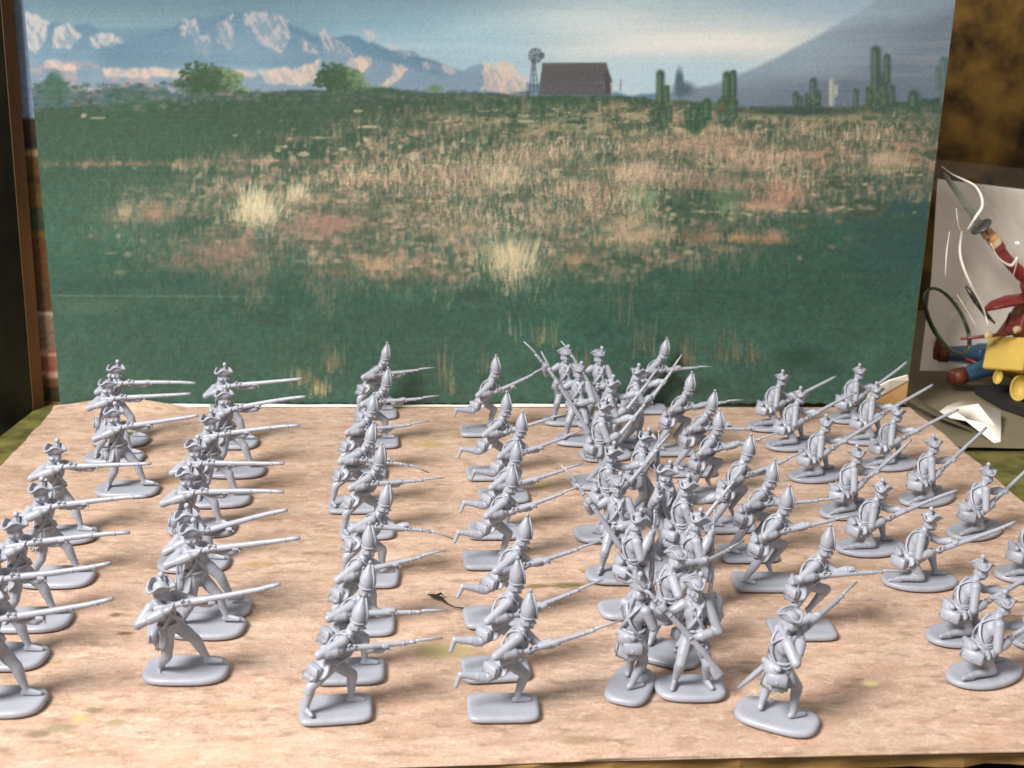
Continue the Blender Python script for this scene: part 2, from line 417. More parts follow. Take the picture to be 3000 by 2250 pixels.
def base_mesh(kind, lx, ly, h=1.25):
    b = MB(); n = 40; rings = []
    def outline(k, z):
        pts = []
        for i in range(n):
            t = 2 * math.pi * i / n; e = {'oval': 1.0, 'pill': .62, 'rect': .34}[kind]
            x = math.copysign(abs(math.cos(t)) ** e, math.cos(t)); y = math.copysign(abs(math.sin(t)) ** e, math.sin(t))
            w = 1 + .015 * math.sin(3 * t + 1)
            pts.append((x * (lx / 2 - k) * w, y * (ly / 2 - k) * w, z))
        return pts
    for k, z in ((.12, 0), (0, .22), (0, h * .55), (.18, h * .8), (.55, h * .97), (1.0, h), (1.9, h - .1), (min(lx, ly) * .32, h - .14)): rings.append(outline(k, z))
    b.ring_loft(rings); return b

# local millimetres: +x is the way the figure faces, +y its left, z up; feet on the base top (z about 1.3)
POSES = {
 'fire': dict(base=('pill', 16.4, 10.2), pelvis=(-.3, 0, 12.1), chest=(-.4, -.1, 16.7), head=(.35, -.9, 20.9), phi=-50, face=(1, -.1, -.06), hat='tricorne', pompom=True,
    butt=(-1.6, -2.0, 18.5), mdir=(1, 0, .05), mlen=25.4, bay=0.0, gR=3.4, gL=11.6, eR=(-4.0, -4.8, 16.6), pL=(4, 2, 10),
    aR=(-4.5, -.8, 2.2), tR=(-4.0, -3.4, 1.75), kpR=(-1, -3, 6), aL=(4.5, 1.3, 2.2), tL=(7.1, 1.2, 1.75), kpL=(6, 1, 8), swing=(-.9, -.3), tilt=(0, 0), extras=('pouch',)),
 'firing_officer': dict(base=('pill', 15.6, 10.0), pelvis=(-.2, 0, 12.1), chest=(-.3, -.1, 16.7), head=(.35, -.9, 20.9), phi=-45, face=(1, -.1, -.04), hat='tricorne', pompom=False,
    butt=(-1.6, -2.0, 18.4), mdir=(1, 0, .02), mlen=26.5, bay=6.0, gR=3.4, gL=11.4, eR=(-4.0, -4.6, 16.2), pL=(4, 2, 10),
    aR=(.7, -2.9, 2.2), tR=(2.6, -4.2, 1.75), kpR=(3, -3, 6), aL=(-.6, 3.0, 2.2), tL=(1.8, 3.6, 1.75), kpL=(3, 3, 8), swing=(-.5, .2), tilt=(0, 0), extras=('pouch', 'haversack', 'scabbard')),
 'lunge': dict(base=('rect', 14.4, 9.9), skirt=3.9, pelvis=(-1.3, 0, 11.1), chest=(1.1, -.2, 15.0), head=(3.6, -.5, 18.9), phi=-25, face=(1, -.15, -.2), hat='mitre',
    butt=(-4.4, -2.8, 15.0), mdir=(1, .02, .01), mlen=24.8, bay=5.5, gR=4.6, gL=13.4, eR=(-3.9, -4.4, 14.9), pL=(5, 3, 8),
    aR=(-6.0, -2.0, 2.2), tR=(-5.0, -3.8, 1.75), kR=(-5.2, -2.4, 7.0), aL=(3.2, 1.3, 2.2), tL=(5.7, 1.1, 1.75), kpL=(8, 1, 7), swing=(-2.6, -.5), tilt=(-.05, 0), extras=('pouch',)),
 'run': dict(base=('rect', 14.4, 9.8), pelvis=(.2, 0, 11.2), chest=(2.2, -.1, 15.6), head=(4.0, -.3, 19.7), phi=-20, face=(1, -.1, -.12), hat='mitre',
    butt=(-1.8, -2.8, 13.0), mdir=(1, .03, .24), mlen=25.2, bay=5.5, gR=4.3, gL=11.6, eR=(-2.7, -4.3, 14.4), pL=(5, 3, 8),
    skirt=4.0, aR=(-9.0, -1.3, 9.1), tR=(-9.8, -1.4, 6.6), kR=(-3.7, -1.5, 8.2), aL=(3.0, .7, 2.2), tL=(5.6, .6, 1.75), kpL=(7, 1, 7), swing=(-1.8, 0), tilt=(-.1, 0), extras=('pouch',)),
 'advance': dict(base=('rect', 15.0, 9.6), pelvis=(0, 0, 11.6), chest=(1.8, -.1, 16.0), head=(3.8, -.4, 20.0), phi=-22, face=(1, -.1, -.1), hat='mitre',
    butt=(-2.9, -2.9, 14.3), mdir=(1, .03, .2), mlen=24.6, bay=5.5, gR=4.3, gL=12.4, eR=(-2.1, -4.5, 15.2), pL=(5, 3, 9),
    skirt=4.4, aR=(-4.9, -1.2, 2.2), tR=(-2.8, -2.2, 1.75), kR=(-2.4, -1.6, 6.8), aL=(1.5, 1.0, 5.0), tL=(2.4, .9, 2.7), kL=(5.1, 1.2, 10.0), swing=(-1.6, 0), tilt=(-.02, 0), extras=('pouch', 'haversack')),
 'kneel': dict(base=('oval', 19.0, 10.8), pelvis=(-3.0, 0, 7.4), chest=(-1.0, -.1, 11.7), head=(1.2, -.5, 15.6), phi=-22, face=(1, -.05, 0), hat='tricorne', pompom=True,
    butt=(-2.6, -2.8, 7.5), mdir=(1, .07, .38), mlen=26.0, bay=0.0, gR=4.6, gL=10.6, eR=(-2.4, -4.1, 8.6), pL=(4, 4, 8),
    aR=(-6.2, -2.1, 2.1), tR=(-8.2, -2.1, 1.85), kR=(-.6, -2.2, 2.45), aL=(4.6, 1.9, 2.2), tL=(7.0, 1.7, 1.75), kL=(3.2, 1.9, 7.2), swing=(-.8, 0), skirt=3.6, tilt=(0, 0), extras=('pouch', 'haversack')),
 'ready': dict(base=('pill', 9.0, 13.8), pelvis=(0, 0, 12.1), chest=(-.1, 0, 16.8), head=(.35, -.3, 21.1), phi=0, face=(1, .12, -.05), hat='tricorne', pompom=True,
    butt=(2.7, 5.6, 4.8), mdir=(0, -.66, .76), mlen=29.2, bay=5.5, gR=18.8, gL=9.6, pR=(-1, -6, 14), eL=(1.4, 4.4, 13.4),
    aR=(.2, -3.2, 2.2), tR=(2.5, -4.0, 1.75), kpR=(4, -3, 7), aL=(-.2, 3.0, 2.2), tL=(2.1, 3.8, 1.75), kpL=(4, 3, 7), swing=(-.3, 0), tilt=(0, 0), extras=('pouch',)),
 'port': dict(base=('pill', 15.6, 9.8), pelvis=(-.1, 0, 12.1), chest=(.2, -.1, 16.7), head=(.7, -.3, 20.9), phi=-10, face=(1, -.1, -.1), hat='tricorne', pompom=True,
    butt=(-.4, -2.3, 7.8), mdir=(.62, .05, .78), mlen=24.8, bay=5.0, gR=9.0, gL=14.8, pR=(1, -5, 12), pL=(5, 4, 12),
    aR=(-2.6, -1.3, 2.2), tR=(-.3, -2.4, 1.75), kpR=(1, -2, 7), aL=(2.8, 1.4, 2.2), tL=(5.3, 1.6, 1.75), kpL=(6, 2, 7), swing=(-1.0, 0), tilt=(0, 0), extras=('pouch', 'haversack')),
 'load': dict(base=('pill', 14.2, 8.8), pelvis=(-.2, 0, 12.1), chest=(-.1, -.1, 16.7), head=(.5, -.3, 20.8), phi=5, face=(1, -.05, -.2), hat='tricorne', pompom=True,
    butt=(5.4, 1.6, 1.7), mdir=(-.07, -.13, .99), mlen=19.6, bay=0.0, gR=18.2, gL=12.6, eR=(.9, -3.9, 14.8), pL=(2, 5, 12),
    aR=(-1.8, -1.5, 2.2), tR=(.5, -2.5, 1.75), kpR=(2, -2, 7), aL=(1.6, 1.9, 2.2), tL=(4.0, 2.4, 1.75), kpL=(6, 2, 7), swing=(-.5, 0), tilt=(0, 0), extras=('pouch', 'haversack'), ramrod=True),
}
MUSKETS = {}
PROTO = {}
def make_proto(key):
    p = dict(POSES[key]); bt = V(p['butt']); d = V(p['mdir']).normalized()
    p['hR'] = bt + d * p['gR']; p['hL'] = bt + d * p['gL']; p['axR'] = d; p['axL'] = d
    body, J = build_body(p)
    kit = [('body', body, None)]
    kit.append(('base', base_mesh(*p['base']).mesh('base'), None))
    kit.append(('coat_skirt', coat_skirt(J, p['swing'], p.get('skirt', 5.2)).mesh('coat_skirt'), None))
    kit.append(('cross_belts', belts(J).mesh('cross_belts'), None))
    kit.append(('waist_belt', waistband(J).mesh('waist_belt'), None))
    if p['hat'] == 'mitre': hat, pm, tip = mitre_mesh(J, p['tilt'])
    else: hat, pm, tip = tricorne_mesh(J, p.get('pompom', True), p['tilt'])
    kit.append(('mitre_cap' if p['hat'] == 'mitre' else 'tricorne_hat', hat.mesh('hat'), None))
    if pm: kit.append(('pompom', pm.mesh('pompom'), kit[-1][0]))
    if 'pouch' in p['extras']:
        b, fl = pouch_mesh(J, 1.15 if key == 'kneel' else 1.0)
        kit.append(('cartridge_pouch', b.mesh('cartridge_pouch'), None)); kit.append(('pouch_flap', fl.mesh('pouch_flap'), 'cartridge_pouch'))
    if 'haversack' in p['extras']: kit.append(('haversack', haversack_mesh(J, 1.0).mesh('haversack'), None))
    if 'scabbard' in p['extras']: kit.append(('sword', scabbard_mesh(J).mesh('sword'), None))
    k2 = []
    for bend in (0.0, 0.022, 0.006, -0.005):
        m, lk, by = musket_meshes(p['mlen'], p['bay'], bend)
        k2.append((m.mesh('musket'), lk.mesh('flintlock'), by.mesh('bayonet') if by else None))
    rr = None
    if p.get('ramrod'):
        r = MB(); r.tube([(p['mlen'] - 3, .2, 0), (p['mlen'] + 3.6, .25, .1)], [.2, .2], 6); r.ell((p['mlen'] + 3.7, .25, .1), (.36, .32, .32), None, 8, 5); rr = r.mesh('ramrod')
    PROTO[key] = dict(kit=kit, musket=k2, ramrod=rr, butt=bt, dir=d, gR=p['gR'], J=J, tip=tip)
for key in POSES: make_proto(key)

def soldier(key, x, y, yaw, label, group, mp=0.0, my=0.0, bend=0, base_yaw=0.0, lean=0.0, extra=None, scale=1.0, back=0.0):
    P = PROTO[key]; root = thing('toy_soldier', label, 'toy soldier', (x, y, 0.05), math.radians(yaw), group); root.scale = (scale,) * 3
    made = {}; rr_ = random.Random(int(abs(x * 31 + y * 17)) + 3); lean += rr_.uniform(-2.2, 2.2); bend = bend or rr_.choice((0, 0, 2, 3)); lm = Matrix.Rotation(math.radians(-yaw), 4, 'Z') @ Matrix.Rotation(math.radians(lean), 4, 'X') @ Matrix.Rotation(math.radians(yaw), 4, 'Z') @ Matrix.Rotation(math.radians(-back), 4, 'Y')
    for name, me, par in P['kit']:
        o = link(name, me, PLASTIC, made.get(par, root)); made[name] = o
        if name == 'base': o.rotation_euler = (0, 0, math.radians(base_yaw))
        elif par is None: o.matrix_local = lm
    mm, lk, by = P['musket'][bend]
    d = P['dir']; hor = V((d.x, d.y, 0)).normalized() if abs(d.z) < .99 else V((1, 0, 0))
    d2 = Matrix.Rotation(math.radians(my), 3, 'Z') @ d
    ax = d2.cross(V((0, 0, 1))).normalized(); d2 = Matrix.Rotation(math.radians(mp), 3, ax) @ d2
    g = P['butt'] + d * P['gR']; b0 = g - d2 * P['gR']
    s = V((0, 0, 1)).cross(d2); s = s.normalized() if s.length > 1e-3 else V((0, 1, 0)); t = d2.cross(s)
    Mx = Matrix((d2, s, t)).transposed().to_4x4(); Mx.translation = b0 * MM
    mo = link('musket', mm, PLASTIC, root); mo.matrix_local = lm @ Mx
    link('flintlock', lk, PLASTIC, mo)
    if by: link('bayonet', by, PLASTIC, mo)
    if P['ramrod']: link('ramrod', P['ramrod'], PLASTIC, mo)
    if extra == 'knapsack':
        b, st = knapsack_mesh(P['J']); q = b.obj('knapsack', PLASTIC, root); st.obj('strap', PLASTIC, q)
    return root

SOLDIERS = [
    dict(key='fire', x=-120.05, y=-36.32, yaw=-4.7, label='grey musketeer firing level musket, nearest the backdrop in the far left file', group='musketeers firing in the far left file', mp=0.3, my=-0.1, back=-0.4, scale=1.07, base_yaw=1.0),
    dict(key='fire', x=-118.3, y=-51.67, yaw=-4.4, label='grey musketeer firing level musket, second from the backdrop in the far left file', group='musketeers firing in the far left file', mp=0.9, back=0.8, scale=1.07, base_yaw=2.7),
    dict(key='fire', x=-108.44, y=-77.61, yaw=-10.4, label='grey musketeer firing level musket, third from the backdrop in the far left file', group='musketeers firing in the far left file', mp=4.2, my=-0.6, back=5.1, scale=1.07, base_yaw=9.8),
    dict(key='fire', x=-118.12, y=-108.64, yaw=-6.0, label='grey musketeer firing level musket, fourth from the backdrop in the far left file', group='musketeers firing in the far left file', mp=0.9, my=-0.2, scale=1.07, base_yaw=8.1),
    dict(key='fire', x=-112.48, y=-133.15, yaw=-3.2, label='grey musketeer firing level musket, fifth from the backdrop in the far left file', group='musketeers firing in the far left file', mp=2.6, back=3.9, scale=1.07, base_yaw=0.7),
    dict(key='fire', x=-112.1, y=-154.47, yaw=-1.8, label='grey musketeer firing level musket, sixth from the backdrop in the far left file', group='musketeers firing in the far left file', mp=2.1, my=0.2, back=3.6, scale=1.07, base_yaw=1.6),
    dict(key='fire', x=-112.75, y=-170.66, yaw=-4.0, mp=6.0, label='grey musketeer firing level musket, seventh from the backdrop in the far left file', group='musketeers firing in the far left file', scale=1.07),
    dict(key='fire', x=-107.93, y=-188.25, yaw=-4.0, mp=8.0, label='grey musketeer cut by the left edge, closest to the front in its file', group='musketeers firing in the far left file', scale=1.07),
    dict(key='fire', x=-85.57, y=-38.89, yaw=-7.9, label='grey musketeer firing level musket, nearest the backdrop in the second file from left', group='musketeers firing in the second file', mp=3.0, my=-0.3, back=2.4, scale=1.07, base_yaw=5.7),
    dict(key='fire', x=-80.29, y=-63.31, yaw=-10.8, label='grey musketeer firing level musket, second from the backdrop in the second file from left', group='musketeers firing in the second file', mp=5.2, my=-0.6, back=6.0, scale=1.07, base_yaw=10.2),
    dict(key='fire', x=-81.7, y=-85.3, yaw=-5.5, label='grey musketeer firing level musket, third from the backdrop in the second file from left', group='musketeers firing in the second file', mp=3.3, my=-0.1, back=3.7, scale=1.07, base_yaw=7.7),
    dict(key='fire', x=-83.12, y=-104.5, yaw=-15.9, label='grey musketeer firing level musket, fourth from the backdrop in the second file from left', group='musketeers firing in the second file', mp=2.8, my=-1.1, back=0.4, scale=1.07, base_yaw=11.5),
    dict(key='fire', x=-81.43, y=-125.67, yaw=-13.3, label='grey musketeer firing level musket, fifth from the backdrop in the second file from left', group='musketeers firing in the second file', mp=2.9, my=-0.9, back=0.9, scale=1.07, base_yaw=11.3),
    dict(key='fire', x=-72.88, y=-149.81, yaw=-13.0, label='grey musketeer firing level musket, sixth from the backdrop in the second file from left', group='musketeers firing in the second file', mp=8.1, my=-0.8, back=11.5, scale=1.07, base_yaw=13.1),
    dict(key='fire', x=-72.92, y=-158.64, yaw=-11.9, label='grey musketeer firing level musket, seventh from the backdrop in the second file from left', group='musketeers firing in the second file', mp=4.8, my=-0.7, back=4.6, scale=1.07, base_yaw=7.1),
    dict(key='fire', x=-73.76, y=-177.34, yaw=-6.2, label='grey musketeer firing level musket, standing alone at the front of the second file', group='musketeers firing in the second file', mp=6.5, back=7.0, scale=1.07, base_yaw=4.3, lean=13),
    dict(key='lunge', x=-40.76, y=-10.71, yaw=6.8, label='grey mitre capped grenadier lunging, nearest the backdrop in the third file', group='grenadiers lunging in the third file', mp=2.2, my=0.3, back=1.2, scale=1.0, base_yaw=-4.8),
    dict(key='lunge', x=-39.59, y=-39.01, yaw=4.9, label='grey mitre capped grenadier lunging, second from the backdrop in the third file', group='grenadiers lunging in the third file', mp=-0.2, back=1.1, scale=1.0, base_yaw=-1.2),
    dict(key='lunge', x=-42.73, y=-65.74, yaw=5.8, label='grey mitre capped grenadier lunging, third from the backdrop in the third file', group='grenadiers lunging in the third file', mp=0.8, back=1.5, scale=1.0, base_yaw=-6.9),
    dict(key='lunge', x=-43.65, y=-90.27, yaw=0.9, label='lunging grenadier with drooping musket, fourth from the backdrop in the third file', group='grenadiers lunging in the third file', mp=-4.9, my=-0.8, back=-2.5, scale=1.0, base_yaw=-0.8, bend=1),
    dict(key='lunge', x=-39.4, y=-107.46, yaw=5.0, label='grey mitre capped grenadier lunging, fifth from the backdrop, shiny pompom on his cap', group='grenadiers lunging in the third file', back=0.6, scale=1.0, base_yaw=-2.2),
    dict(key='lunge', x=-37.59, y=-135.02, yaw=0.2, label='lunging grenadier whose long bayonet bends downward at the tip', group='grenadiers lunging in the third file', mp=-5.0, my=-1.0, back=-0.7, scale=1.0, base_yaw=-3.2, bend=1),
    dict(key='lunge', x=-38.08, y=-158.57, yaw=8.3, label='lunging grenadier directly in front of the one with the bent bayonet', group='grenadiers lunging in the third file', mp=2.6, my=0.4, back=5.9, scale=1.0, base_yaw=-8.1),
    dict(key='lunge', x=-39.71, y=-178.68, yaw=2.6, label='lunging grenadier overlapping the foremost one, second from front in the third file', group='grenadiers lunging in the third file', mp=-2.0, my=-0.5, scale=1.0, base_yaw=-1.2, bend=0),
    dict(key='lunge', x=-41.71, y=-193.14, yaw=8.7, label='foremost lunging grenadier, whole rectangular base visible at the front of third file', group='grenadiers lunging in the third file', mp=1.9, my=0.8, back=-3.1, scale=1.0, base_yaw=-4.4),
    dict(key='run', x=-5.49, y=-28.44, yaw=14.0, label='running grenadier with one leg in the air, nearest the backdrop in the fourth file', group='grenadiers running in the fourth file', mp=6.3, my=1.8, back=-0.4, scale=1.0, base_yaw=-13.9),
    dict(key='run', x=-4.59, y=-66.49, yaw=5.9, label='running grenadier with one leg in the air, second from the backdrop in the fourth file', group='grenadiers running in the fourth file', mp=2.3, my=0.5, back=-0.7, scale=1.0, base_yaw=-5.0),
    dict(key='run', x=-1.7, y=-83.79, yaw=9.4, label='running grenadier with one leg in the air, third from the backdrop in the fourth file', group='grenadiers running in the fourth file', mp=3.7, my=1.1, back=-1.5, scale=1.0, base_yaw=-6.0),
    dict(key='run', x=-5.53, y=-107.97, yaw=8.3, label='running grenadier with one leg in the air, fourth from the backdrop in the fourth file', group='grenadiers running in the fourth file', mp=2.7, my=1.0, back=-3.4, scale=1.0, base_yaw=-10.1),
    dict(key='run', x=-7.31, y=-125.91, yaw=9.5, label='running grenadier with one leg in the air, fifth from the backdrop in the fourth file', group='grenadiers running in the fourth file', mp=3.4, my=1.1, back=-1.8, scale=1.0, base_yaw=-9.0),
    dict(key='run', x=-8.08, y=-155.8, yaw=12.4, label='running grenadier with one leg in the air, sixth from the backdrop in the fourth file', group='grenadiers running in the fourth file', mp=2.7, my=1.6, back=-6.4, scale=1.0, base_yaw=-9.5),
    dict(key='run', x=-9.14, y=-178.65, yaw=8.8, label='running grenadier with one leg in the air, seventh from the backdrop in the fourth file', group='grenadiers running in the fourth file', mp=3.0, my=0.9, scale=1.0, base_yaw=-4.5),
    dict(key='run', x=-8.5, y=-193.64, yaw=6.2, label='foremost running grenadier with rear leg in the air and whole base visible', group='grenadiers running in the fourth file', mp=1.5, my=0.5, back=-1.7, scale=1.0, base_yaw=-7.2),
    dict(key='ready', x=23.03, y=-17.95, yaw=-90.5, label='front facing tricorne soldier with slanted musket, leftmost against the green backdrop', group='tricorne soldiers in the central cluster', mp=3.4, my=-0.2, back=1.6, scale=1.06, base_yaw=0),
    dict(key='ready', x=34.14, y=-20.72, yaw=-87.1, label='front facing tricorne soldier whose raised musket tip stands highest against the green backdrop', group='tricorne soldiers in the central cluster', mp=9.8, my=-0.3, back=5.5, scale=1.06),
    dict(key='ready', x=24.93, y=-37.87, yaw=-99.1, label='front facing tricorne soldier just in front of the leftmost one by the backdrop', group='tricorne soldiers in the central cluster', mp=5.4, my=-0.4, back=3.6, scale=1.06),
    dict(key='port', x=32.32, y=-50.82, yaw=8.0, label='tricorne soldier with arm stretched right, hindmost of those holding muskets diagonally', group='tricorne soldiers in the central cluster', scale=1.06),
    dict(key='port', x=26.88, y=-73.84, yaw=4.0, label='tricorne soldier with diagonal musket, second of the arm stretching ones from the backdrop', group='tricorne soldiers in the central cluster', scale=1.06),
    dict(key='port', x=23.73, y=-110.38, yaw=2.0, label='tricorne soldier with white pompom stretching arm right, left of the raised ramrod', group='tricorne soldiers in the central cluster', scale=1.06),
    dict(key='port', x=42.42, y=-39.85, yaw=10.0, label='tricorne soldier partly hidden behind muskets, beside the grenadier nearest the backdrop', group='tricorne soldiers in the central cluster', scale=1.06),
    dict(key='load', x=35.02, y=-96.91, yaw=-12.0, label='tricorne soldier holding a thin ramrod up, alone in the cluster middle', group='tricorne soldiers in the central cluster', scale=1.04),
    dict(key='ready', x=22.84, y=-135.02, yaw=-93.6, label='tricorne soldier facing front, shiny chest, musket slanting up left toward the running grenadiers', group='tricorne soldiers in the central cluster', mp=6.5, my=-0.7, back=5.7, scale=1.06),
    dict(key='ready', x=35.83, y=-124.11, yaw=-39.8, label='dark chested tricorne soldier facing front with legs apart, middle of the cluster', group='tricorne soldiers in the central cluster', mp=6.2, my=1.3, back=-1.3, scale=1.06),
    dict(key='port', x=38.57, y=-134.36, yaw=8.0, label='tricorne soldier stretching an arm toward the advancing grenadiers, right side of the cluster', group='tricorne soldiers in the central cluster', scale=1.06),
    dict(key='load', x=23.62, y=-152.81, yaw=4.0, label='tricorne soldier with forearm raised, just behind the front pair of the cluster', group='tricorne soldiers in the central cluster', scale=1.04),
    dict(key='load', x=37.37, y=-153.96, yaw=2.0, label='tricorne soldier holding up a thin ramrod, right rear of the front pair', group='tricorne soldiers in the central cluster', scale=1.04),
    dict(key='firing_officer', x=27.95, y=-172.82, yaw=45.8, label='back turned tricorne soldier aiming up right, half hidden behind the front pair', group='tricorne soldiers in the central cluster', mp=-1.5, my=-1.3, back=-2.5, scale=1.055, base_yaw=-75),
    dict(key='load', x=18.51, y=-186.27, yaw=42.0, label='tricorne soldier seen from behind with arm raised, left of the front pair', group='tricorne soldiers in the central cluster', scale=1.04, base_yaw=24),
    dict(key='ready', x=30.79, y=-187.59, yaw=-92.0, label='front facing tricorne soldier with round knapsack and musket slanting down to his base', group='tricorne soldiers in the central cluster', scale=1.06, extra='knapsack'),
    dict(key='firing_officer', x=45.8, y=-198.71, yaw=47.0, label='lone back turned officer with sword aiming right, frontmost figure right of centre', group='officer standing alone', mp=0.3, my=-1.8, back=1.6, scale=1.055, base_yaw=-78),
    dict(key='advance', x=52.77, y=-5.75, yaw=2.1, label='advancing grenadier against the green backdrop, hindmost of the right hand grenadier file', group='grenadiers advancing in the right file', mp=-3.3, my=-0.4, back=-4.1, scale=1.0, base_yaw=-2.8),
    dict(key='advance', x=53.77, y=-46.78, yaw=2.9, label="advancing grenadier, second from the backdrop, musket tip touching the board's rear edge", group='grenadiers advancing in the right file', mp=-1.9, my=-0.3, back=-1.9, scale=1.0, base_yaw=-1.5),
    dict(key='advance', x=56.41, y=-64.42, yaw=-4.3, label='advancing grenadier with notched mitre, third from the backdrop in the right grenadier file', group='grenadiers advancing in the right file', mp=-8.1, my=-1.7, back=-2.9, scale=1.0, base_yaw=6.6),
    dict(key='advance', x=56.19, y=-84.19, yaw=0.8, label='advancing grenadier, fourth from the backdrop in the right grenadier file', group='grenadiers advancing in the right file', mp=-2.0, my=-0.8, back=3.3, scale=1.0, base_yaw=-2.7),
    dict(key='advance', x=57.96, y=-105.23, yaw=15.5, label='advancing grenadier, fifth from the backdrop in the right grenadier file', group='grenadiers advancing in the right file', mp=2.8, my=1.6, back=-1.5, scale=1.0, base_yaw=-13.2),
    dict(key='advance', x=59.11, y=-123.45, yaw=-3.4, label='advancing grenadier with level bayonet, third from the front in right grenadier file', group='grenadiers advancing in the right file', mp=-5.4, my=-1.4, back=-1.7, scale=1.0, base_yaw=4.9),
    dict(key='advance', x=58.72, y=-139.75, yaw=2.9, label='advancing grenadier with front foot raised over the bare ground, second from the front', group='grenadiers advancing in the right file', mp=-0.8, my=-0.4, back=0.7, scale=1.0, base_yaw=-5.4),
    dict(key='advance', x=61.43, y=-163.36, yaw=-6.1, label='foremost advancing grenadier, half hidden behind the lone back turned officer', group='grenadiers advancing in the right file', mp=-5.9, my=-1.9, back=0.8, scale=1.0, base_yaw=4.2),
    dict(key='kneel', x=93.51, y=-23.5, yaw=14.5, label='kneeling musketeer nearest the backdrop in the inner kneeling file', group='musketeers kneeling in two right hand files', mp=0.6, my=0.7, back=-1.8, scale=1.0),
    dict(key='kneel', x=94.61, y=-41.98, yaw=14.6, label='kneeling musketeer, second from the backdrop in the inner kneeling file', group='musketeers kneeling in two right hand files', mp=1.2, my=0.7, scale=1.0),
    dict(key='kneel', x=94.39, y=-68.82, yaw=16.1, label='kneeling musketeer, third from the backdrop in the inner kneeling file', group='musketeers kneeling in two right hand files', mp=1.7, my=0.9, back=0.7, scale=1.0),
    dict(key='kneel', x=123.39, y=-14.89, yaw=19.5, label='kneeling musketeer beside the torn white corner, nearest backdrop in the outer file', group='musketeers kneeling in two right hand files', mp=2.3, my=1.3, back=1.2, scale=1.0),
    dict(key='kneel', x=122.07, y=-36.77, yaw=10.5, label='kneeling musketeer, second from the backdrop in the outer kneeling file', group='musketeers kneeling in two right hand files', mp=1.2, my=0.2, back=2.5, scale=1.0),
    dict(key='kneel', x=120.35, y=-59.73, yaw=9.2, label='kneeling musketeer, third in the outer file, musket crossing the folded white paper', group='musketeers kneeling in two right hand files', mp=0.9, back=2.4, scale=1.0),
    dict(key='kneel', x=95.07, y=-95.6, yaw=23.6, label='kneeling musketeer, fourth from the backdrop in the inner kneeling file', group='musketeers kneeling in two right hand files', mp=2.6, my=1.8, back=1.3, scale=1.0),
    dict(key='kneel', x=121.2, y=-87.21, yaw=22.1, label='kneeling musketeer, fourth in the outer file, musket tip on the folded white paper', group='musketeers kneeling in two right hand files', mp=3.5, my=1.6, back=4.7, scale=1.0),
    dict(key='kneel', x=92.68, y=-120.23, yaw=5.8, label='kneeling musketeer, fifth from the backdrop in the inner kneeling file', group='musketeers kneeling in two right hand files', mp=-0.7, my=-0.4, back=0.5, scale=1.0),
    dict(key='kneel', x=125.64, y=-109.9, yaw=26.8, label='kneeling musketeer in the outer file nearest the right board edge', group='musketeers kneeling in two right hand files', mp=1.3, my=2.1, back=-1.0, scale=1.0),
    dict(key='kneel', x=98.19, y=-139.97, yaw=-1.4, label='kneeling musketeer, sixth in the inner file, long musket reaching toward right frame edge', group='musketeers kneeling in two right hand files', mp=-3.0, my=-1.5, back=1.3, scale=1.0),
    dict(key='kneel', x=97.99, y=-166.52, yaw=15.9, label='kneeling musketeer directly behind the frontmost kneeling one', group='musketeers kneeling in two right hand files', mp=-0.2, my=0.9, back=-3.3, scale=1.0),
    dict(key='kneel', x=95.32, y=-183.53, yaw=20.0, label='frontmost kneeling musketeer at lower right', group='musketeers kneeling in two right hand files', mp=0.2, my=1.4, back=-2.9, scale=1.0),
    dict(key='kneel', x=128.27, y=-136.19, yaw=9.0, label='kneeling musketeer cut by the right edge, only his pouch and back showing', group='musketeers kneeling in two right hand files', scale=1.0),
    dict(key='kneel', x=116.84, y=-169.33, yaw=9.0, label='kneeling musketeer almost wholly outside the right edge, hip pouch just showing', group='musketeers kneeling in two right hand files', scale=1.0),
]
for row in SOLDIERS: soldier(**row)

# ------------------------------------------------------------------ printed pictures (flat print), painted as colours on a fine sheet
rs = np.random.RandomState(11)
def vnoise(x, y, seed):
    g = np.random.RandomState(seed).rand(64, 64); xi = np.floor(x).astype(int); yi = np.floor(y).astype(int)
    fx = x - xi; fy = y - yi; fx = fx * fx * (3 - 2 * fx); fy = fy * fy * (3 - 2 * fy)
    a = g[yi % 64, xi % 64]; b = g[yi % 64, (xi + 1) % 64]; c = g[(yi + 1) % 64, xi % 64]; d = g[(yi + 1) % 64, (xi + 1) % 64]
    return (a * (1 - fx) + b * fx) * (1 - fy) + (c * (1 - fx) + d * fx) * fy
def fbm(x, y, seed, octs=4, gain=.5):
    s = 0; a = 1; t = 0
    for k in range(octs): s = s + a * vnoise(x * 2 ** k + k * 7.3, y * 2 ** k + k * 3.1, seed + k); t += a; a *= gain
    return s / t
def ss(a, b, x):
    t = np.clip((x - a) / (b - a), 0, 1); return t * t * (3 - 2 * t)

SX, SY, Y0 = 2.0, 2.0, -160           # drawing units per cell
PW, PH = 1110, 530
gx, gy = np.meshgrid(np.arange(PW) * SX, np.arange(PH) * SY + Y0)
IMG = np.zeros((PH, PW, 3))
def C(*c): return np.array(c, float)
def blend(mask, c):
    global IMG
    m = np.clip(mask, 0, 1)[..., None]; IMG = IMG * (1 - m) + np.asarray(c) * m
def line_y(pts):
    xs, ys = zip(*pts); return np.interp(gx, xs, ys)
def ell(cx, cy, rx, ry, soft=.4):
    return 1 - ss(1 - soft, 1 + soft, np.sqrt(((gx - cx) / rx) ** 2 + ((gy - cy) / ry) ** 2))

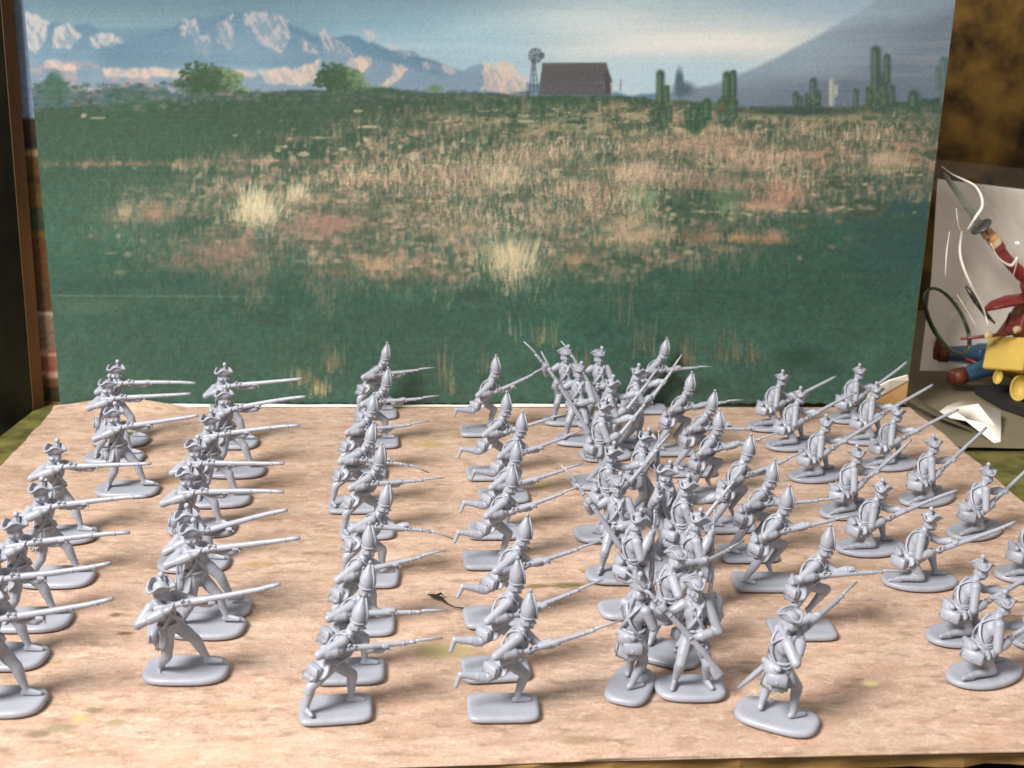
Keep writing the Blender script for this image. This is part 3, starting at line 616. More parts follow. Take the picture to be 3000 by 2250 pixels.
def paint_backdrop():
    global IMG
    # sky
    n = fbm(gx / 300, gy / 46, 3, 6); n2 = fbm(gx / 700 + 3, gy / 150, 9, 3)
    bright = ss(350, 1350, gx) * .62 + .38 * ss(-120, 160, gy) * ss(200, 1000, gx) + (n - .5) * .7 + (n2 - .5) * .4
    b = np.clip(bright, 0, 1)[..., None]
    IMG[:] = C(88, 128, 152) * (1 - b) + C(182, 202, 210) * b
    blend(ell(160, 40, 330, 26, .8) * .5, C(128, 165, 178)); blend(ell(450, -20, 500, 30, .8) * .6, C(66, 104, 130)); blend(ell(820, 14, 330, 34, .9) * (.3 + .8 * n), C(104, 136, 156)); blend(ell(230, 20, 260, 22, .9) * .5, C(92, 122, 136)); blend(ell(1000, 82, 240, 14, .9) * .5, C(136, 168, 186))
    blend(ell(1560, 92, 330, 46, .9) * (.55 + .5 * n), C(233, 226, 219)); blend(ell(1240, 50, 250, 30, .9) * n, C(214, 217, 216))
    blend(ell(1850, 20, 200, 40, .9) * .6, C(150, 176, 205)); blend(ell(930, 60, 260, 40, .9) * .5, C(112, 163, 190))
    blend(ell(1480, 165, 200, 40, .8) * .8, C(172, 202, 222)); blend(ell(1050, 130, 120, 60, .8) * .5, C(150, 190, 215))
    # left mountains with lit rock faces
    ridge = line_y([(0, 45), (60, 30), (105, 52), (150, 60), (195, 58), (228, 88), (280, 100), (330, 72), (385, 52), (430, 34), (470, 38), (520, 26), (590, 30), (625, 46), (650, 62), (700, 72), (770, 80), (850, 108), (920, 120), (1000, 150), (1080, 168), (1150, 182), (1260, 200)])
    ridge = ridge + (fbm(gx / 40, gx * 0, 21, 4) - .5) * 22
    m = ss(-4, 5, gy - ridge)
    dep = np.clip((gy - ridge) / 130, 0, 1)[..., None]
    blend(m, C(80, 121, 150) * (1 - dep) + C(126, 160, 182) * dep)
    rk = np.abs(fbm(gx / 62 + gy / 110, gy / 105 - gx / 380, 33, 4) - .5); rk2 = fbm(gx / 24 - gy / 40, gy / 34, 38, 4)
    face = ss(.03, .10, rk) * ss(.40, .56, rk2) * ss(2, 20, gy - ridge)
    wx = gx + (fbm(gx / 15, gy / 15, 401, 5, .62) - .5) * 22; wy = gy + (fbm(gx / 15 + 50, gy / 15, 407, 5, .62) - .5) * 16
    def facet(pts, c, al=1.0, tex=.5):
        ins = np.zeros(gx.shape, bool); n_ = len(pts)
        for i in range(n_):
            (x0, y0), (x1, y1) = pts[i], pts[(i + 1) % n_]
            if y0 == y1: continue
            ins ^= ((y0 > wy) != (y1 > wy)) & (wx < (x1 - x0) * (wy - y0) / (y1 - y0) + x0)
        mk = ins.astype(float)
        for _ in range(2): mk = (mk + np.roll(mk, 1, 0) + np.roll(mk, -1, 0) + np.roll(mk, 1, 1) + np.roll(mk, -1, 1)) / 5
        tx = 1 - tex + tex * ss(.40, .56, fbm((gx - .55 * gy) / 6.5, (gy + .3 * gx) / 34, 411, 4) * .6 + fbm((gx + .5 * gy) / 10, gy / 30, 413, 3) * .4)
        blend(mk * al * tx, C(*c))
    LT = (206, 188, 186); LG = (186, 174, 178)
    for pts in [[(388, 38), (425, 44), (430, 72), (395, 78)], [(465, 55), (500, 30), (508, 95), (494, 110), (468, 82)], [(520, 28), (595, 28), (622, 45), (625, 88), (605, 116), (567, 102), (535, 62)], [(690, 60), (742, 95), (768, 120), (700, 116)], [(780, 66), (822, 74), (800, 96)], [(840, 92), (900, 120), (880, 128), (846, 110)], [(420, 75), (452, 75), (452, 126), (428, 114)], [(650, 80), (690, 100), (690, 120), (655, 112)], [(905, 130), (1000, 150), (990, 165), (920, 150)]]: facet(pts, LG, .8, .7)
    for pts in [[(50, 24), (108, 50), (94, 86), (80, 116), (50, 100)], [(118, 65), (146, 48), (174, 75), (150, 106), (112, 102)], [(195, 76), (230, 70), (274, 88), (240, 100), (198, 101)]]: facet(pts, (198, 186, 182), .85, .6)
    facet([(540, 60), (572, 100), (600, 112), (560, 110), (528, 76)], (104, 140, 166), .6, .4); facet([(560, 40), (575, 44), (600, 90), (590, 100)], (120, 150, 172), .5, .3)
    for (cx, cy, rx, ry, al) in [(340, 110, 120, 30, .5), (480, 130, 160, 14, .5), (620, 135, 100, 14, .4), (860, 120, 160, 20, .3)]: blend(m * ell(cx, cy, rx, ry, .9) * al * (.4 + .9 * fbm(gx / 40, gy / 14, 417, 4)), C(88, 128, 156))
    hz = ell(560, 176, 520, 18, .8) * (.1 + .4 * fbm(gx / 90, gy / 16, 41)); blend(hz, C(160, 168, 186))
    # nearer pink foothills
    r2 = line_y([(0, 150), (90, 138), (160, 128), (230, 148), (420, 168), (520, 160), (600, 156), (640, 150), (690, 122), (760, 118), (800, 130), (880, 140), (950, 168), (1040, 134), (1090, 150), (1145, 186), (1200, 210)]) + (fbm(gx / 30, gx * 0 + 2, 51, 4) - .5) * 14
    m2 = ss(-3, 6, gy - r2); blend(m2 * .8, C(112, 140, 166))
    blend(m2 * (1 - ss(330, 460, gx)) * ss(.42, .6, fbm(gx / 30, gy / 14, 57, 4)) * .7, C(168, 152, 158))
    for pts in [[(555, 150), (635, 147), (690, 128), (686, 172), (650, 188), (575, 178)], [(755, 123), (806, 124), (800, 146), (770, 168), (748, 150)], [(845, 135), (882, 146), (872, 170), (830, 192), (818, 186), (850, 160)], [(1045, 138), (1100, 130), (1142, 182), (1130, 200), (1040, 198)], [(100, 126), (172, 145), (160, 156), (96, 146)], [(215, 146), (380, 150), (470, 160), (460, 172), (230, 166)], [(480, 150), (560, 156), (550, 170), (470, 166)]]: facet(pts, (216, 186, 170), .9, .4)
    for pts in [[(692, 128), (742, 126), (748, 160), (690, 176)], [(806, 124), (846, 136), (818, 184), (776, 176)], [(884, 146), (960, 168), (1040, 140), (1040, 198), (846, 196)]]: facet(pts, (116, 142, 168), .6, .4)
    # right mountain
    r3 = line_y([(1380, 222), (1440, 212), (1480, 198), (1560, 176), (1640, 140), (1720, 100), (1790, 62), (1850, 30), (1900, -6), (1960, -50), (2100, -150)]) + (fbm(gx / 50, gx * 0 + 5, 61, 3) - .5) * 8
    m3 = ss(-6, 8, gy - r3); d3 = np.clip((gy - r3) / 170 + (fbm(gx / 160 + gy / 50, gy / 30, 64, 4) - .5) * .7, 0, 1)[..., None]
    blend(m3, C(140, 163, 183) * (1 - d3) + C(106, 124, 142) * d3)
    for k in range(5):
        yy = 60 + 30 * k; blend(m3 * ss(.5, .72, fbm(gx / 240 + gy / 70, gy / 9, 70 + k, 3)) * ell(1950, yy, 300, 16, .8) * .35, C(160, 160, 172))
    blend(m3 * ss(140, 210, gy) * .6, C(92, 108, 130))
    # distant dark trees on the left
    tl = line_y([(0, 195), (60, 190), (110, 160), (160, 200), (240, 186), (300, 182), (360, 200), (420, 205), (500, 212)]) + (fbm(gx / 22, gx * 0, 81, 4) - .5) * 34
    blend(ss(-2, 6, gy - tl) * (1 - ss(470, 560, gx)), C(62, 96, 104)); blend(ell(118, 196, 22, 38, .4), C(50, 98, 72))
    # ground
    hz_ = line_y([(0, 236), (110, 232), (200, 226), (300, 224), (400, 214), (480, 204), (560, 200), (660, 194), (760, 194), (830, 190), (900, 198), (1010, 200), (1150, 206), (1330, 207), (1400, 212), (1480, 218), (1560, 222), (1660, 240), (1760, 236), (1900, 224), (2060, 206), (2212, 190)]) + (fbm(gx / 16, gx * 0, 91, 3) - .5) * 6
    g = ss(-2, 3, gy - hz_); gn = .5 + (fbm(gx / 9, gy / 9, 93, 5) - .5) * .6 + (fbm(gx / 46, gy / 40, 94, 3) - .5) * .22; gb = fbm(gx / 300, gy / 160, 95, 3)
    t = ss(210, 520, gy)[..., None]; t2 = ss(560, 900, gy)[..., None]
    base = C(50, 80, 60) * (1 - t) + C(46, 94, 74) * t; base = base * (1 - t2) + C(58, 100, 84) * t2
    base = base * (.72 + .56 * gn[..., None]) * (.86 + .28 * gb[..., None])
    g3 = np.clip(g, 0, 1)[..., None]; IMG = IMG * (1 - g3) + base * g3
    blend(g * ell(300, 300, 340, 60, .6) * .45 * (.5 + gn), C(52, 88, 62)); blend(g * ell(1960, 480, 130, 140, .5) * .7, C(38, 78, 82))
    blend(g * ell(1985, 330, 70, 120, .7) * .6, C(40, 74, 76))
    # band of straw coloured grass
    st = fbm(gx / 5.0, gy / 26, 101, 3); st2 = fbm(gx / 70, gy / 30, 103, 4); st3 = fbm(gx / 210, gy / 70, 107, 3)
    reg = np.clip(ell(1180, 420, 560, 170, .55) * .9 + ell(1500, 300, 560, 70, .6) + ell(1850, 360, 250, 90, .6) * .9 + ell(760, 420, 380, 110, .6) * .75 + ell(620, 520, 420, 130, .6) * .4 + ell(1150, 540, 300, 90, .7) * .5 + ell(260, 355, 330, 14, .6) * .7, 0, 1)
    lv = reg * ss(.40, .62, st2 * .55 + st * .3 + st3 * .25 + (reg - .5) * .12)
    lv = lv * (1 - ell(1560, 425, 150, 34, .5) * .85) * (1 - ell(1330, 350, 110, 26, .6) * .7) * (1 - ell(720, 470, 70, 30, .6) * .5)
    hf = ss(.36, .6, fbm(gx / 6.0, gy / 15, 109, 4)); lv = lv * (.25 + .75 * hf)
    blend(g * lv * .8, C(156, 134, 110)); blend(g * lv * ss(.5, .7, st) * .6, C(196, 170, 138)); blend(g * lv * ss(.52, .68, fbm(gx / 60, gy / 26, 111, 4)) * .5, C(172, 130, 112))
    blend(g * ell(1500, 262, 500, 30, .7) * ss(.42, .6, fbm(gx / 18, gy / 8, 113, 4)) * .8, C(172, 156, 118)); blend(g * ell(1750, 330, 330, 46, .7) * ss(.44, .6, st2) * .7, C(170, 126, 100))
    blend(g * reg * ss(.56, .7, fbm(gx / 46, gy / 16, 117, 4)) * .8, C(52, 82, 58))
    def dab(cx, cy, rx, ry, c, al=1.0):
        x0 = max(0, int((cx - rx * 1.6) / SX)); x1 = min(PW, int((cx + rx * 1.6) / SX) + 2); y0 = max(0, int((cy - ry * 1.6 - Y0) / SY)); y1 = min(PH, int((cy + ry * 1.6 - Y0) / SY) + 2)
        if x1 <= x0 or y1 <= y0: return
        d = np.sqrt(((gx[y0:y1, x0:x1] - cx) / rx) ** 2 + ((gy[y0:y1, x0:x1] - cy) / ry) ** 2); mk = (1 - ss(.5, 1.5, d))[..., None] * al
        IMG[y0:y1, x0:x1] = IMG[y0:y1, x0:x1] * (1 - mk) + C(*c) * mk
    gcol = [(166, 140, 112), (184, 154, 122), (150, 116, 96), (176, 126, 106), (202, 180, 142), (120, 108, 84), (60, 84, 64), (48, 76, 62)]
    for _ in range(5200):
        x = rs.uniform(60, 2060); y = 205 + 390 * rs.rand() ** 1.15; iy_ = int((y - Y0) / SY); ix_ = int(x / SX)
        w_ = float(np.clip(lv[iy_, ix_] * .8 + reg[iy_, ix_] * .22, 0, 1))
        if rs.rand() > w_: continue
        sc2 = .5 + (y - 200) / 330.0; k_ = gcol[rs.randint(8)]; dab(x, y, (3 + 5 * rs.rand()) * sc2, (1.6 + 2.6 * rs.rand()) * sc2, k_, .35 + .3 * rs.rand())
    for _ in range(150):
        x = rs.uniform(560, 2040); y = 232 + 250 * rs.rand() ** 1.3; k_ = .5 + (y - 210) / 200.0
        if reg[int((y - Y0) / SY), int(x / SX)] < .35: continue
        for q_ in range(int(7 + 8 * rs.rand())):
            dx = rs.randn() * 16 * k_; dab(x + dx, y + rs.randn() * 3.4 * k_, 5 * k_, 2.6 * k_, [(42, 70, 54), (52, 80, 58), (62, 88, 62), (78, 88, 62)][rs.randint(4)], .6)
        if rs.rand() < .6:
            for q_ in range(6): dab(x + rs.randn() * 13 * k_, y + 4.5 * k_ + rs.randn() * 1.6 * k_, 4 * k_, 1.8 * k_, [(206, 178, 140), (190, 150, 120), (222, 204, 162)][rs.randint(3)], .55)
    # light pebbles and tufts
    for (cx, cy, rx, ry, a) in [(655, 333, 16, 6, .9), (740, 322, 13, 5, .9), (790, 303, 5, 6, 1), (845, 308, 4, 5, 1), (865, 318, 7, 6, 1), (955, 325, 6, 8, 1), (1000, 302, 5, 5, 1), (1130, 250, 16, 4, .8), (1145, 262, 24, 3, .9), (1125, 262, 8, 4, .9), (1200, 375, 12, 12, 1), (895, 338, 13, 11, 1), (1210, 298, 4, 3, 1), (600, 325, 8, 5, .8), (580, 345, 14, 12, .7), (632, 345, 10, 14, .7), (775, 240, 14, 4, .8), (795, 274, 30, 3, .9), (690, 298, 26, 3, .8), (255, 352, 8, 4, .8), (180, 250, 8, 6, .9), (210, 255, 20, 3, .7), (1035, 322, 8, 6, .9), (1270, 285, 10, 4, .8), (1045, 345, 10, 8, .8)]:
        blend(ss(.42, .58, ell(cx, cy, rx * .85, ry * .95, .9) * (.45 + .9 * fbm(gx / 5 + cx, gy / 4 + cy, 119, 3))) * a * .75, C(206, 190, 154))
    # individual blades
    def blades(n, cx, cy, rx, ry, c, ln, a=.8, lean=.35, fan=0.0):
        for _ in range(n):
            x = cx + rs.randn() * rx * .5; y = cy + rs.randn() * ry * .5; L = ln * (.5 + rs.rand()); s = (rs.rand() - .5) * 2 * lean + fan * (x - cx) / max(rx, 1)
            k = max(3, int(L / SY)); tt = np.linspace(0, 1, k); px = (x + s * L * tt) / SX; py = (y - L * tt - Y0) / SY
            jit = C(*c) * (.82 + .36 * rs.rand())
            ix = np.clip(px.astype(int), 0, PW - 2); iy = np.clip(py.astype(int), 0, PH - 1); fr = (px - ix)
            al = a * (1 - tt * .5)
            for q, w in ((0, 1 - fr), (1, fr)):
                w = (al * w)[:, None]; IMG[iy, ix + q] = IMG[iy, ix + q] * (1 - w) + jit * w
    S = (198, 172, 138); B = (228, 212, 166); K = (174, 132, 114)
    for a in [(3600, 1150, 400, 480, 130, S, 12, .38), (1800, 1500, 330, 420, 60, (190, 158, 128), 10, .38), (1100, 1780, 330, 220, 70, (190, 152, 124), 10, .4), (1300, 760, 420, 260, 80, (186, 154, 128), 12, .4), (900, 640, 550, 260, 80, (160, 128, 108), 16, .32), (900, 300, 440, 190, 70, (152, 130, 108), 13, .3), (800, 1140, 560, 260, 70, (176, 144, 116), 17, .36), (1200, 1150, 430, 460, 120, (44, 74, 60), 13, .4),
              (260, 556, 466, 60, 34, B, 22, .6, .3, .2), (90, 548, 452, 40, 26, B, 34, .7, .3, .3), (120, 640, 425, 32, 16, B, 16, .6, .3, .2), (260, 715, 492, 84, 34, K, 20, .55, .5), (190, 520, 545, 80, 44, K, 20, .45), (330, 1098, 566, 76, 62, B, 26, .55, .3, .2), (90, 1110, 570, 50, 44, B, 40, .6, .3, .3), (130, 1085, 392, 44, 24, B, 20, .6, .3, .2), (260, 1372, 514, 84, 48, (206, 176, 134), 26, .6, .4, .2), (120, 1385, 450, 30, 30, (120, 160, 110), 44, .7, .4, .4), (90, 1575, 450, 30, 30, (110, 150, 100), 40, .7, .3, .5),
              (200, 1650, 448, 70, 14, K, 20, .8), (120, 1700, 415, 50, 20, (214, 150, 116), 22, .8), (90, 1600, 522, 40, 8, (206, 150, 100), 18, .8), (60, 1670, 515, 24, 10, K, 16, .7), (120, 1510, 522, 50, 12, (170, 120, 96), 22, .6), (140, 820, 584, 66, 30, (206, 160, 120), 22, .5), (140, 1360, 385, 60, 18, S, 30, .7), (140, 1500, 400, 80, 20, K, 26, .7), (80, 270, 470, 18, 14, S, 26, .8), (120, 330, 470, 40, 18, (190, 140, 110), 24, .6), (60, 1240, 580, 20, 12, (170, 140, 100), 30, .6), (140, 1920, 370, 46, 20, (204, 176, 134), 30, .6)]:
        blades(*a)
    gap = ss(.47, .60, fbm(gx / 62, gy / 17, 431, 4) * .75 + fbm(gx / 18, gy / 7, 433, 3) * .25) * ss(225, 300, gy) * (1 - ell(1095, 560, 70, 40, .6)) * (1 - ell(555, 456, 60, 40, .6))
    gtex = (.75 + .5 * fbm(gx / 5, gy / 9, 437, 3))[..., None]; gcl = C(56, 84, 64) * gtex; mk_ = (gap * .4 * g)[..., None]; IMG = IMG * (1 - mk_) + gcl * mk_
    lw = ((1 - ss(300, 520, gx)) * .18 * g * ss(250, 330, gy))[..., None]; IMG = IMG * (1 - lw) + C(52, 88, 70) * gtex * lw
    for (cx, cy, rx, ry) in [(1500, 300, 260, 22), (1620, 345, 150, 20), (1700, 400, 70, 34), (1400, 385, 90, 30), (1085, 388, 90, 28), (1250, 330, 190, 24), (1080, 345, 160, 20), (900, 372, 110, 24), (960, 405, 120, 24), (780, 392, 90, 20), (1180, 470, 160, 36), (1020, 470, 110, 30), (1850, 300, 160, 26), (1330, 440, 90, 30), (1240, 420, 80, 26)]:
        blades(150, cx, cy, rx, ry, (234, 204, 164), 14, .75, .3); blades(90, cx + rs.randn() * 20, cy + 6, rx, ry, (190, 138, 116), 14, .5, .3); blades(90, cx, cy + 9, rx, ry, (58, 72, 56), 10, .5, .3)
    for (cx, cy, n, L, c) in [(960, 820, 9, 60, (176, 130, 96)), (965, 850, 6, 40, (206, 160, 116)), (1180, 745, 14, 40, (190, 156, 104)), (1110, 730, 6, 34, (206, 190, 150)), (1395, 770, 8, 60, (196, 140, 100)), (1480, 790, 18, 40, (170, 124, 86)), (1575, 780, 14, 50, (190, 130, 90)), (1630, 780, 10, 40, (160, 126, 86)), (690, 850, 60, 18, (196, 166, 112)), (650, 830, 40, 22, (180, 150, 100)), (720, 800, 24, 40, (160, 130, 90)), (960, 655, 6, 14, (206, 170, 120)), (1340, 700, 8, 60, (150, 120, 90)), (1260, 800, 14, 40, (150, 120, 84)), (540, 660, 9, 30, (130, 116, 92)), (560, 640, 8, 40, (140, 120, 96)), (515, 690, 6, 24, (130, 116, 92)), (700, 655, 9, 30, (150, 120, 92)), (720, 680, 6, 22, (140, 116, 92)), (1050, 800, 10, 30, (160, 130, 90))]:
        blades(n, cx, cy, 26, 14, c, L, .65, .12)
    for c_, n_ in (((84, 118, 98), 1500), ((36, 72, 62), 1500), ((104, 116, 88), 500)):
        for _ in range(n_ // 50): blades(50, rs.uniform(80, 2050), rs.uniform(560, 880), 160, 60, c_, 13, .3, .35)
    for (cx, cy, rx, ry, c_, al) in [(1500, 318, 110, 16, (206, 160, 132), .4), (1640, 352, 90, 16, (220, 178, 144), .45), (1700, 420, 40, 24, (206, 140, 112), .5), (1640, 446, 60, 10, (222, 176, 136), .5), (1400, 372, 70, 22, (214, 174, 144), .4), (1300, 410, 60, 16, (196, 140, 120), .35), (1180, 350, 90, 16, (210, 168, 140), .35), (1085, 384, 40, 20, (226, 196, 156), .5), (970, 372, 60, 12, (206, 162, 136), .4), (830, 386, 60, 12, (200, 158, 132), .35), (290, 468, 60, 18, (186, 146, 122), .4), (410, 566, 60, 22, (170, 122, 104), .4), (520, 600, 60, 24, (160, 122, 104), .35), (700, 600, 50, 26, (160, 124, 104), .35), (640, 430, 50, 14, (206, 166, 136), .4), (560, 470, 40, 18, (230, 204, 160), .4), (1000, 500, 70, 24, (206, 164, 136), .4), (1240, 470, 70, 20, (200, 160, 134), .35), (880, 470, 60, 22, (184, 146, 122), .35), (1580, 400, 60, 14, (206, 150, 126), .4), (930, 600, 60, 16, (176, 132, 108), .3), (700, 486, 70, 18, (188, 124, 112), .5), (480, 545, 60, 26, (170, 112, 100), .35), (820, 580, 50, 20, (206, 158, 128), .45), (1360, 500, 50, 30, (214, 176, 138), .5), (1100, 560, 44, 36, (224, 196, 150), .4), (1900, 350, 50, 22, (204, 170, 140), .4), (640, 350, 200, 6, (176, 128, 108), .35), (240, 354, 140, 5, (168, 116, 92), .5), (1660, 520, 50, 8, (190, 132, 98), .5)]:
        blend(ell(cx, cy, rx, ry, .85) * al * (.25 + 1.1 * ss(.3, .65, fbm(gx / 7 + cx, gy / 14 + cy, 441, 4))), C(*c_))
    blend(ell(1030, 640, 40, 14, .7) * .6, C(36, 66, 56)); blend(ell(1725, 770, 46, 20, .7) * .6, C(30, 66, 50)); blend(ell(1790, 800, 30, 14, .7) * .5, C(32, 66, 54)); blend(ell(310, 615, 240, 18, .8) * .4, C(32, 74, 66))
    blend(ell(190, 665, 80, 16, .8) * .3, C(104, 116, 92))
    # bushes
    for (cx, cy, w, h, sd) in [(458, 168, 76, 36, 1), (738, 168, 56, 34, 2)]:
        r_ = np.random.RandomState(sd); blend(ell(cx + 4, cy + 2, w * .7, h * .66, .3), C(46, 78, 52))
        for k in range(420):
            a = r_.rand() * 6.28; q = math.sqrt(r_.rand()) * (1 + .12 * math.sin(a * 5) + .1 * math.sin(a * 9 + 2)); x = cx + math.cos(a) * q * w; y = cy + math.sin(a) * q * h * (.8 if math.cos(a) > 0 else 1) + max(0, (x - cx)) * .28
            li = max(0, min(1, .35 + .75 * (x - cx) / w - .3 * (y - cy) / h + r_.randn() * .28)) * (.35 if x < cx + .2 * w else 1)
            dab(x, y, 2.2 + 3.2 * r_.rand(), 1.8 + 2.4 * r_.rand(), tuple(C(42, 74, 50) * (1 - li) + C(118, 146, 98) * li), .75)
    blend(ell(435, 196, 40, 14, .6), C(40, 76, 44)); blend(ell(940, 192, 16, 7, .5), C(90, 130, 80)); blend(ell(820, 196, 40, 8, .6) * .8, C(52, 84, 56)); blend(ell(310, 225, 60, 20, .6) * .7, C(48, 92, 60))
    for _ in range(700):
        x = rs.uniform(50, 560) if rs.rand() < .7 else rs.uniform(560, 1150); y = (rs.uniform(178, 240) if x < 420 else rs.uniform(196, 216)); dab(x, y, 3 + 7 * rs.rand(), 2 + 3 * rs.rand(), [(46, 78, 66), (58, 92, 76), (74, 100, 92), (40, 66, 56), (86, 96, 88), (128, 116, 110)][rs.randint(6)], .5 if x < 560 else .35)
    # barn
    def poly(pts, c, soft=1.5):
        m = np.ones_like(gx); n_ = len(pts)
        for i in range(n_):
            (x0, y0), (x1, y1) = pts[i], pts[(i + 1) % n_]; L = math.hypot(x1 - x0, y1 - y0)
            m = np.minimum(m, ss(-soft, soft, ((x1 - x0) * (gy - y0) - (y1 - y0) * (gx - x0)) / L))
        blend(m, c)
    poly([(1166, 178), (1306, 178), (1306, 206), (1164, 206)], C(80, 80, 86)); poly([(1172, 138), (1310, 137), (1324, 178), (1166, 180)], C(80, 78, 80))
    poly([(1306, 150), (1318, 168), (1322, 206), (1306, 206)], C(64, 62, 74)); poly([(1172, 136), (1310, 135), (1311, 141), (1171, 142)], C(88, 80, 82))
    for k in range(16): blend(ss(1.5, 0, np.abs(gx - (1176 + 8.5 * k) + (gy - 140) * .06)) * (gy > 142) * (gy < 178) * (gx < 1320) * .3, C(62, 56, 58))
    blend(ss(3.2, 0, np.abs(gx - 1322)) * (gy > 176) * (gy < 206), C(170, 160, 156)); poly([(1340, 172), (1344, 172), (1342, 196), (1338, 196)], C(126, 140, 150))
    # wind pump
    for s in (-1, 0, 1): blend(ss(2.4, .4, np.abs(gx - (1153 + s * (2 + (gy - 128) * .1)))) * (gy > 124) * (gy < 206) * .85, C(72, 82, 96))
    for k in range(6): blend(ss(1.6, .2, np.abs(gy - (138 + 12 * k))) * (np.abs(gx - 1153) < 2 + (gy - 128) * .1) * .8, C(78, 88, 100))
    an = np.arctan2(gy - 120, gx - 1157); rr = np.hypot(gx - 1157, (gy - 120))
    blend((rr < 17) * (.35 + .5 * (np.cos(an * 12) > 0)), C(66, 76, 90)); poly([(1163, 116), (1176, 114), (1176, 126), (1163, 124)], C(76, 86, 98))
    # cacti
    def cactus(x, y0, y1, w, arms, c=(52, 84, 62), lit=(126, 138, 104)):
        cap = lambda X, a, b, ww: ss(1, 0, np.hypot((gx - X) / ww, np.maximum(0, np.maximum(a - gy, gy - b)) / ww) - .5)
        blend(cap(x, y0, y1, w), C(*c)); blend(cap(x - w * .3, y0 + 4, y1, w * .3) * .5, C(*lit))
        for (dx, a, b) in arms:
            blend(cap(x + dx, a, b, w * .7), C(*c)); blend(cap(x + dx * .5, b - 5, b, abs(dx) * .6) * .8, C(*c)); blend(cap(x + dx - w * .2, a + 3, b, w * .22) * .45, C(*lit))
    cactus(1427, 160, 272, 9, [(-16, 232, 262), (14, 190, 232), (20, 232, 258), (-9, 225, 268), (10, 240, 272)]); cactus(1572, 164, 266, 10, [(-15, 222, 252), (13, 158, 206), (16, 220, 250), (-8, 214, 262)])
    cactus(1502, 236, 276, 14, [(-13, 244, 270), (16, 232, 268), (26, 222, 250)], (48, 84, 60)); cactus(1893, 110, 234, 11, [(24, 124, 176), (34, 190, 222), (-14, 196, 224)], (58, 84, 76)); cactus(1912, 184, 226, 6, [], (58, 80, 76))
    cactus(1758, 176, 232, 8, [(-14, 206, 232), (10, 200, 230)], (60, 84, 84)); cactus(1797, 172, 226, 6, [(10, 186, 204)], (150, 160, 150), (220, 216, 200)); cactus(1975, 206, 226, 12, [], (56, 84, 74)); cactus(2040, 130, 220, 9, [(-12, 150, 190)], (74, 102, 110)); cactus(1720, 205, 236, 7, [(10, 212, 236)], (58, 82, 80)); cactus(1850, 196, 232, 6, [], (66, 84, 88))
    for _ in range(500):
        cx_, w_, y0_, y1_ = [(1427, 20, 225, 274), (1572, 18, 215, 266), (1502, 22, 238, 276), (1893, 20, 190, 234), (1758, 16, 205, 236), (1720, 60, 230, 244)][rs.randint(6)]
        dab(cx_ + rs.uniform(-w_, w_), rs.uniform(y0_, y1_), 1.5 + 2 * rs.rand(), 1.5 + 3 * rs.rand(), [(40, 66, 52), (70, 96, 74), (112, 126, 98), (54, 80, 60)][rs.randint(4)], .6)
    blend(ell(1720, 240, 130, 10, .6) * .8, C(50, 70, 62)); blend(ell(1468, 180, 9, 30, .5), C(66, 92, 108)); blend(ell(1478, 192, 22, 14, .6), C(74, 98, 112)); blend(ell(1560, 232, 6, 6, .5), C(110, 84, 50))
    # paper grain, printer lines and the fold
    IMG += (fbm(gx / 300, gy / 1.7, 141, 2)[..., None] - .5) * 10
    IMG += rs.randn(PH, PW, 1) * 5 + rs.randn(PH, PW, 3) * 4
    blend(ss(2.5, .5, np.abs(gy - 639 - (gx - 120) * .006)) * (1 - ss(350, 800, gx)) * .3, C(140, 160, 140))
    gm = IMG.mean(2, keepdims=True); IMG = gm + (IMG - gm) * .84; IMG = IMG * .92 + 13  # lifted blacks put the paper's gloss veil into the print colour
    IMG = np.clip(IMG, 4, 250)
paint_backdrop()

HM = np.array([[63.17551552752119, -6.307299843247699, 1066.1314704501162], [1.4254420460210004, -64.44986654410863, 874.9303104892081], [0.0016495802344843407, -0.006927966412214414, 1.0]])
def tolinear(a):
    a = a / 255.0; return np.where(a <= .04045, a / 12.92, ((a + .055) / 1.055) ** 2.4)

def sheet(name, X, Y, Z, colors, m, parent=None):
    """A grid sheet (arrays rows x cols, mm) with a colour per vertex."""
    r, c = X.shape; me = bpy.data.meshes.new(name); n = r * c
    me.vertices.add(n); me.vertices.foreach_set('co', (np.stack([X, Y, Z], -1).reshape(-1) * MM).astype(np.float32))
    i = np.arange(n).reshape(r, c); q = np.stack([i[:-1, :-1], i[:-1, 1:], i[1:, 1:], i[1:, :-1]], -1).reshape(-1, 4); k = len(q)
    me.loops.add(k * 4); me.loops.foreach_set('vertex_index', q.reshape(-1).astype(np.int32))
    me.polygons.add(k); me.polygons.foreach_set('loop_start', (np.arange(k) * 4).astype(np.int32)); me.polygons.foreach_set('loop_total', np.full(k, 4, np.int32))
    me.polygons.foreach_set('use_smooth', np.ones(k, bool)); me.update(calc_edges=True)
    if colors is not None:
        a = me.color_attributes.new('print', 'FLOAT_COLOR', 'POINT')
        a.data.foreach_set('color', np.concatenate([colors.reshape(-1, 3), np.ones((n, 1))], 1).astype(np.float32).reshape(-1))
    return link(name, me, m, parent)

# --- the backdrop: a cardboard sheet standing behind the board with a printed landscape pasted on
GAIN = 0.74
bd = thing('backdrop', 'printed desert landscape with barn and wind pump pasted on upright cardboard', 'backdrop', (0, 2, 0))
b = MB(); b.box((0.2, 0.6, 104.8), (148.9, 1.4, 105), None, 0.3); b.obj('cardboard_sheet', CARD, bd, False)
xs = np.linspace(-148.5, 148.5, 860); zs = np.concatenate([np.linspace(0.5, 146, 440), np.linspace(150, 209, 8)])
Xg, Zg = np.meshgrid(xs, zs)
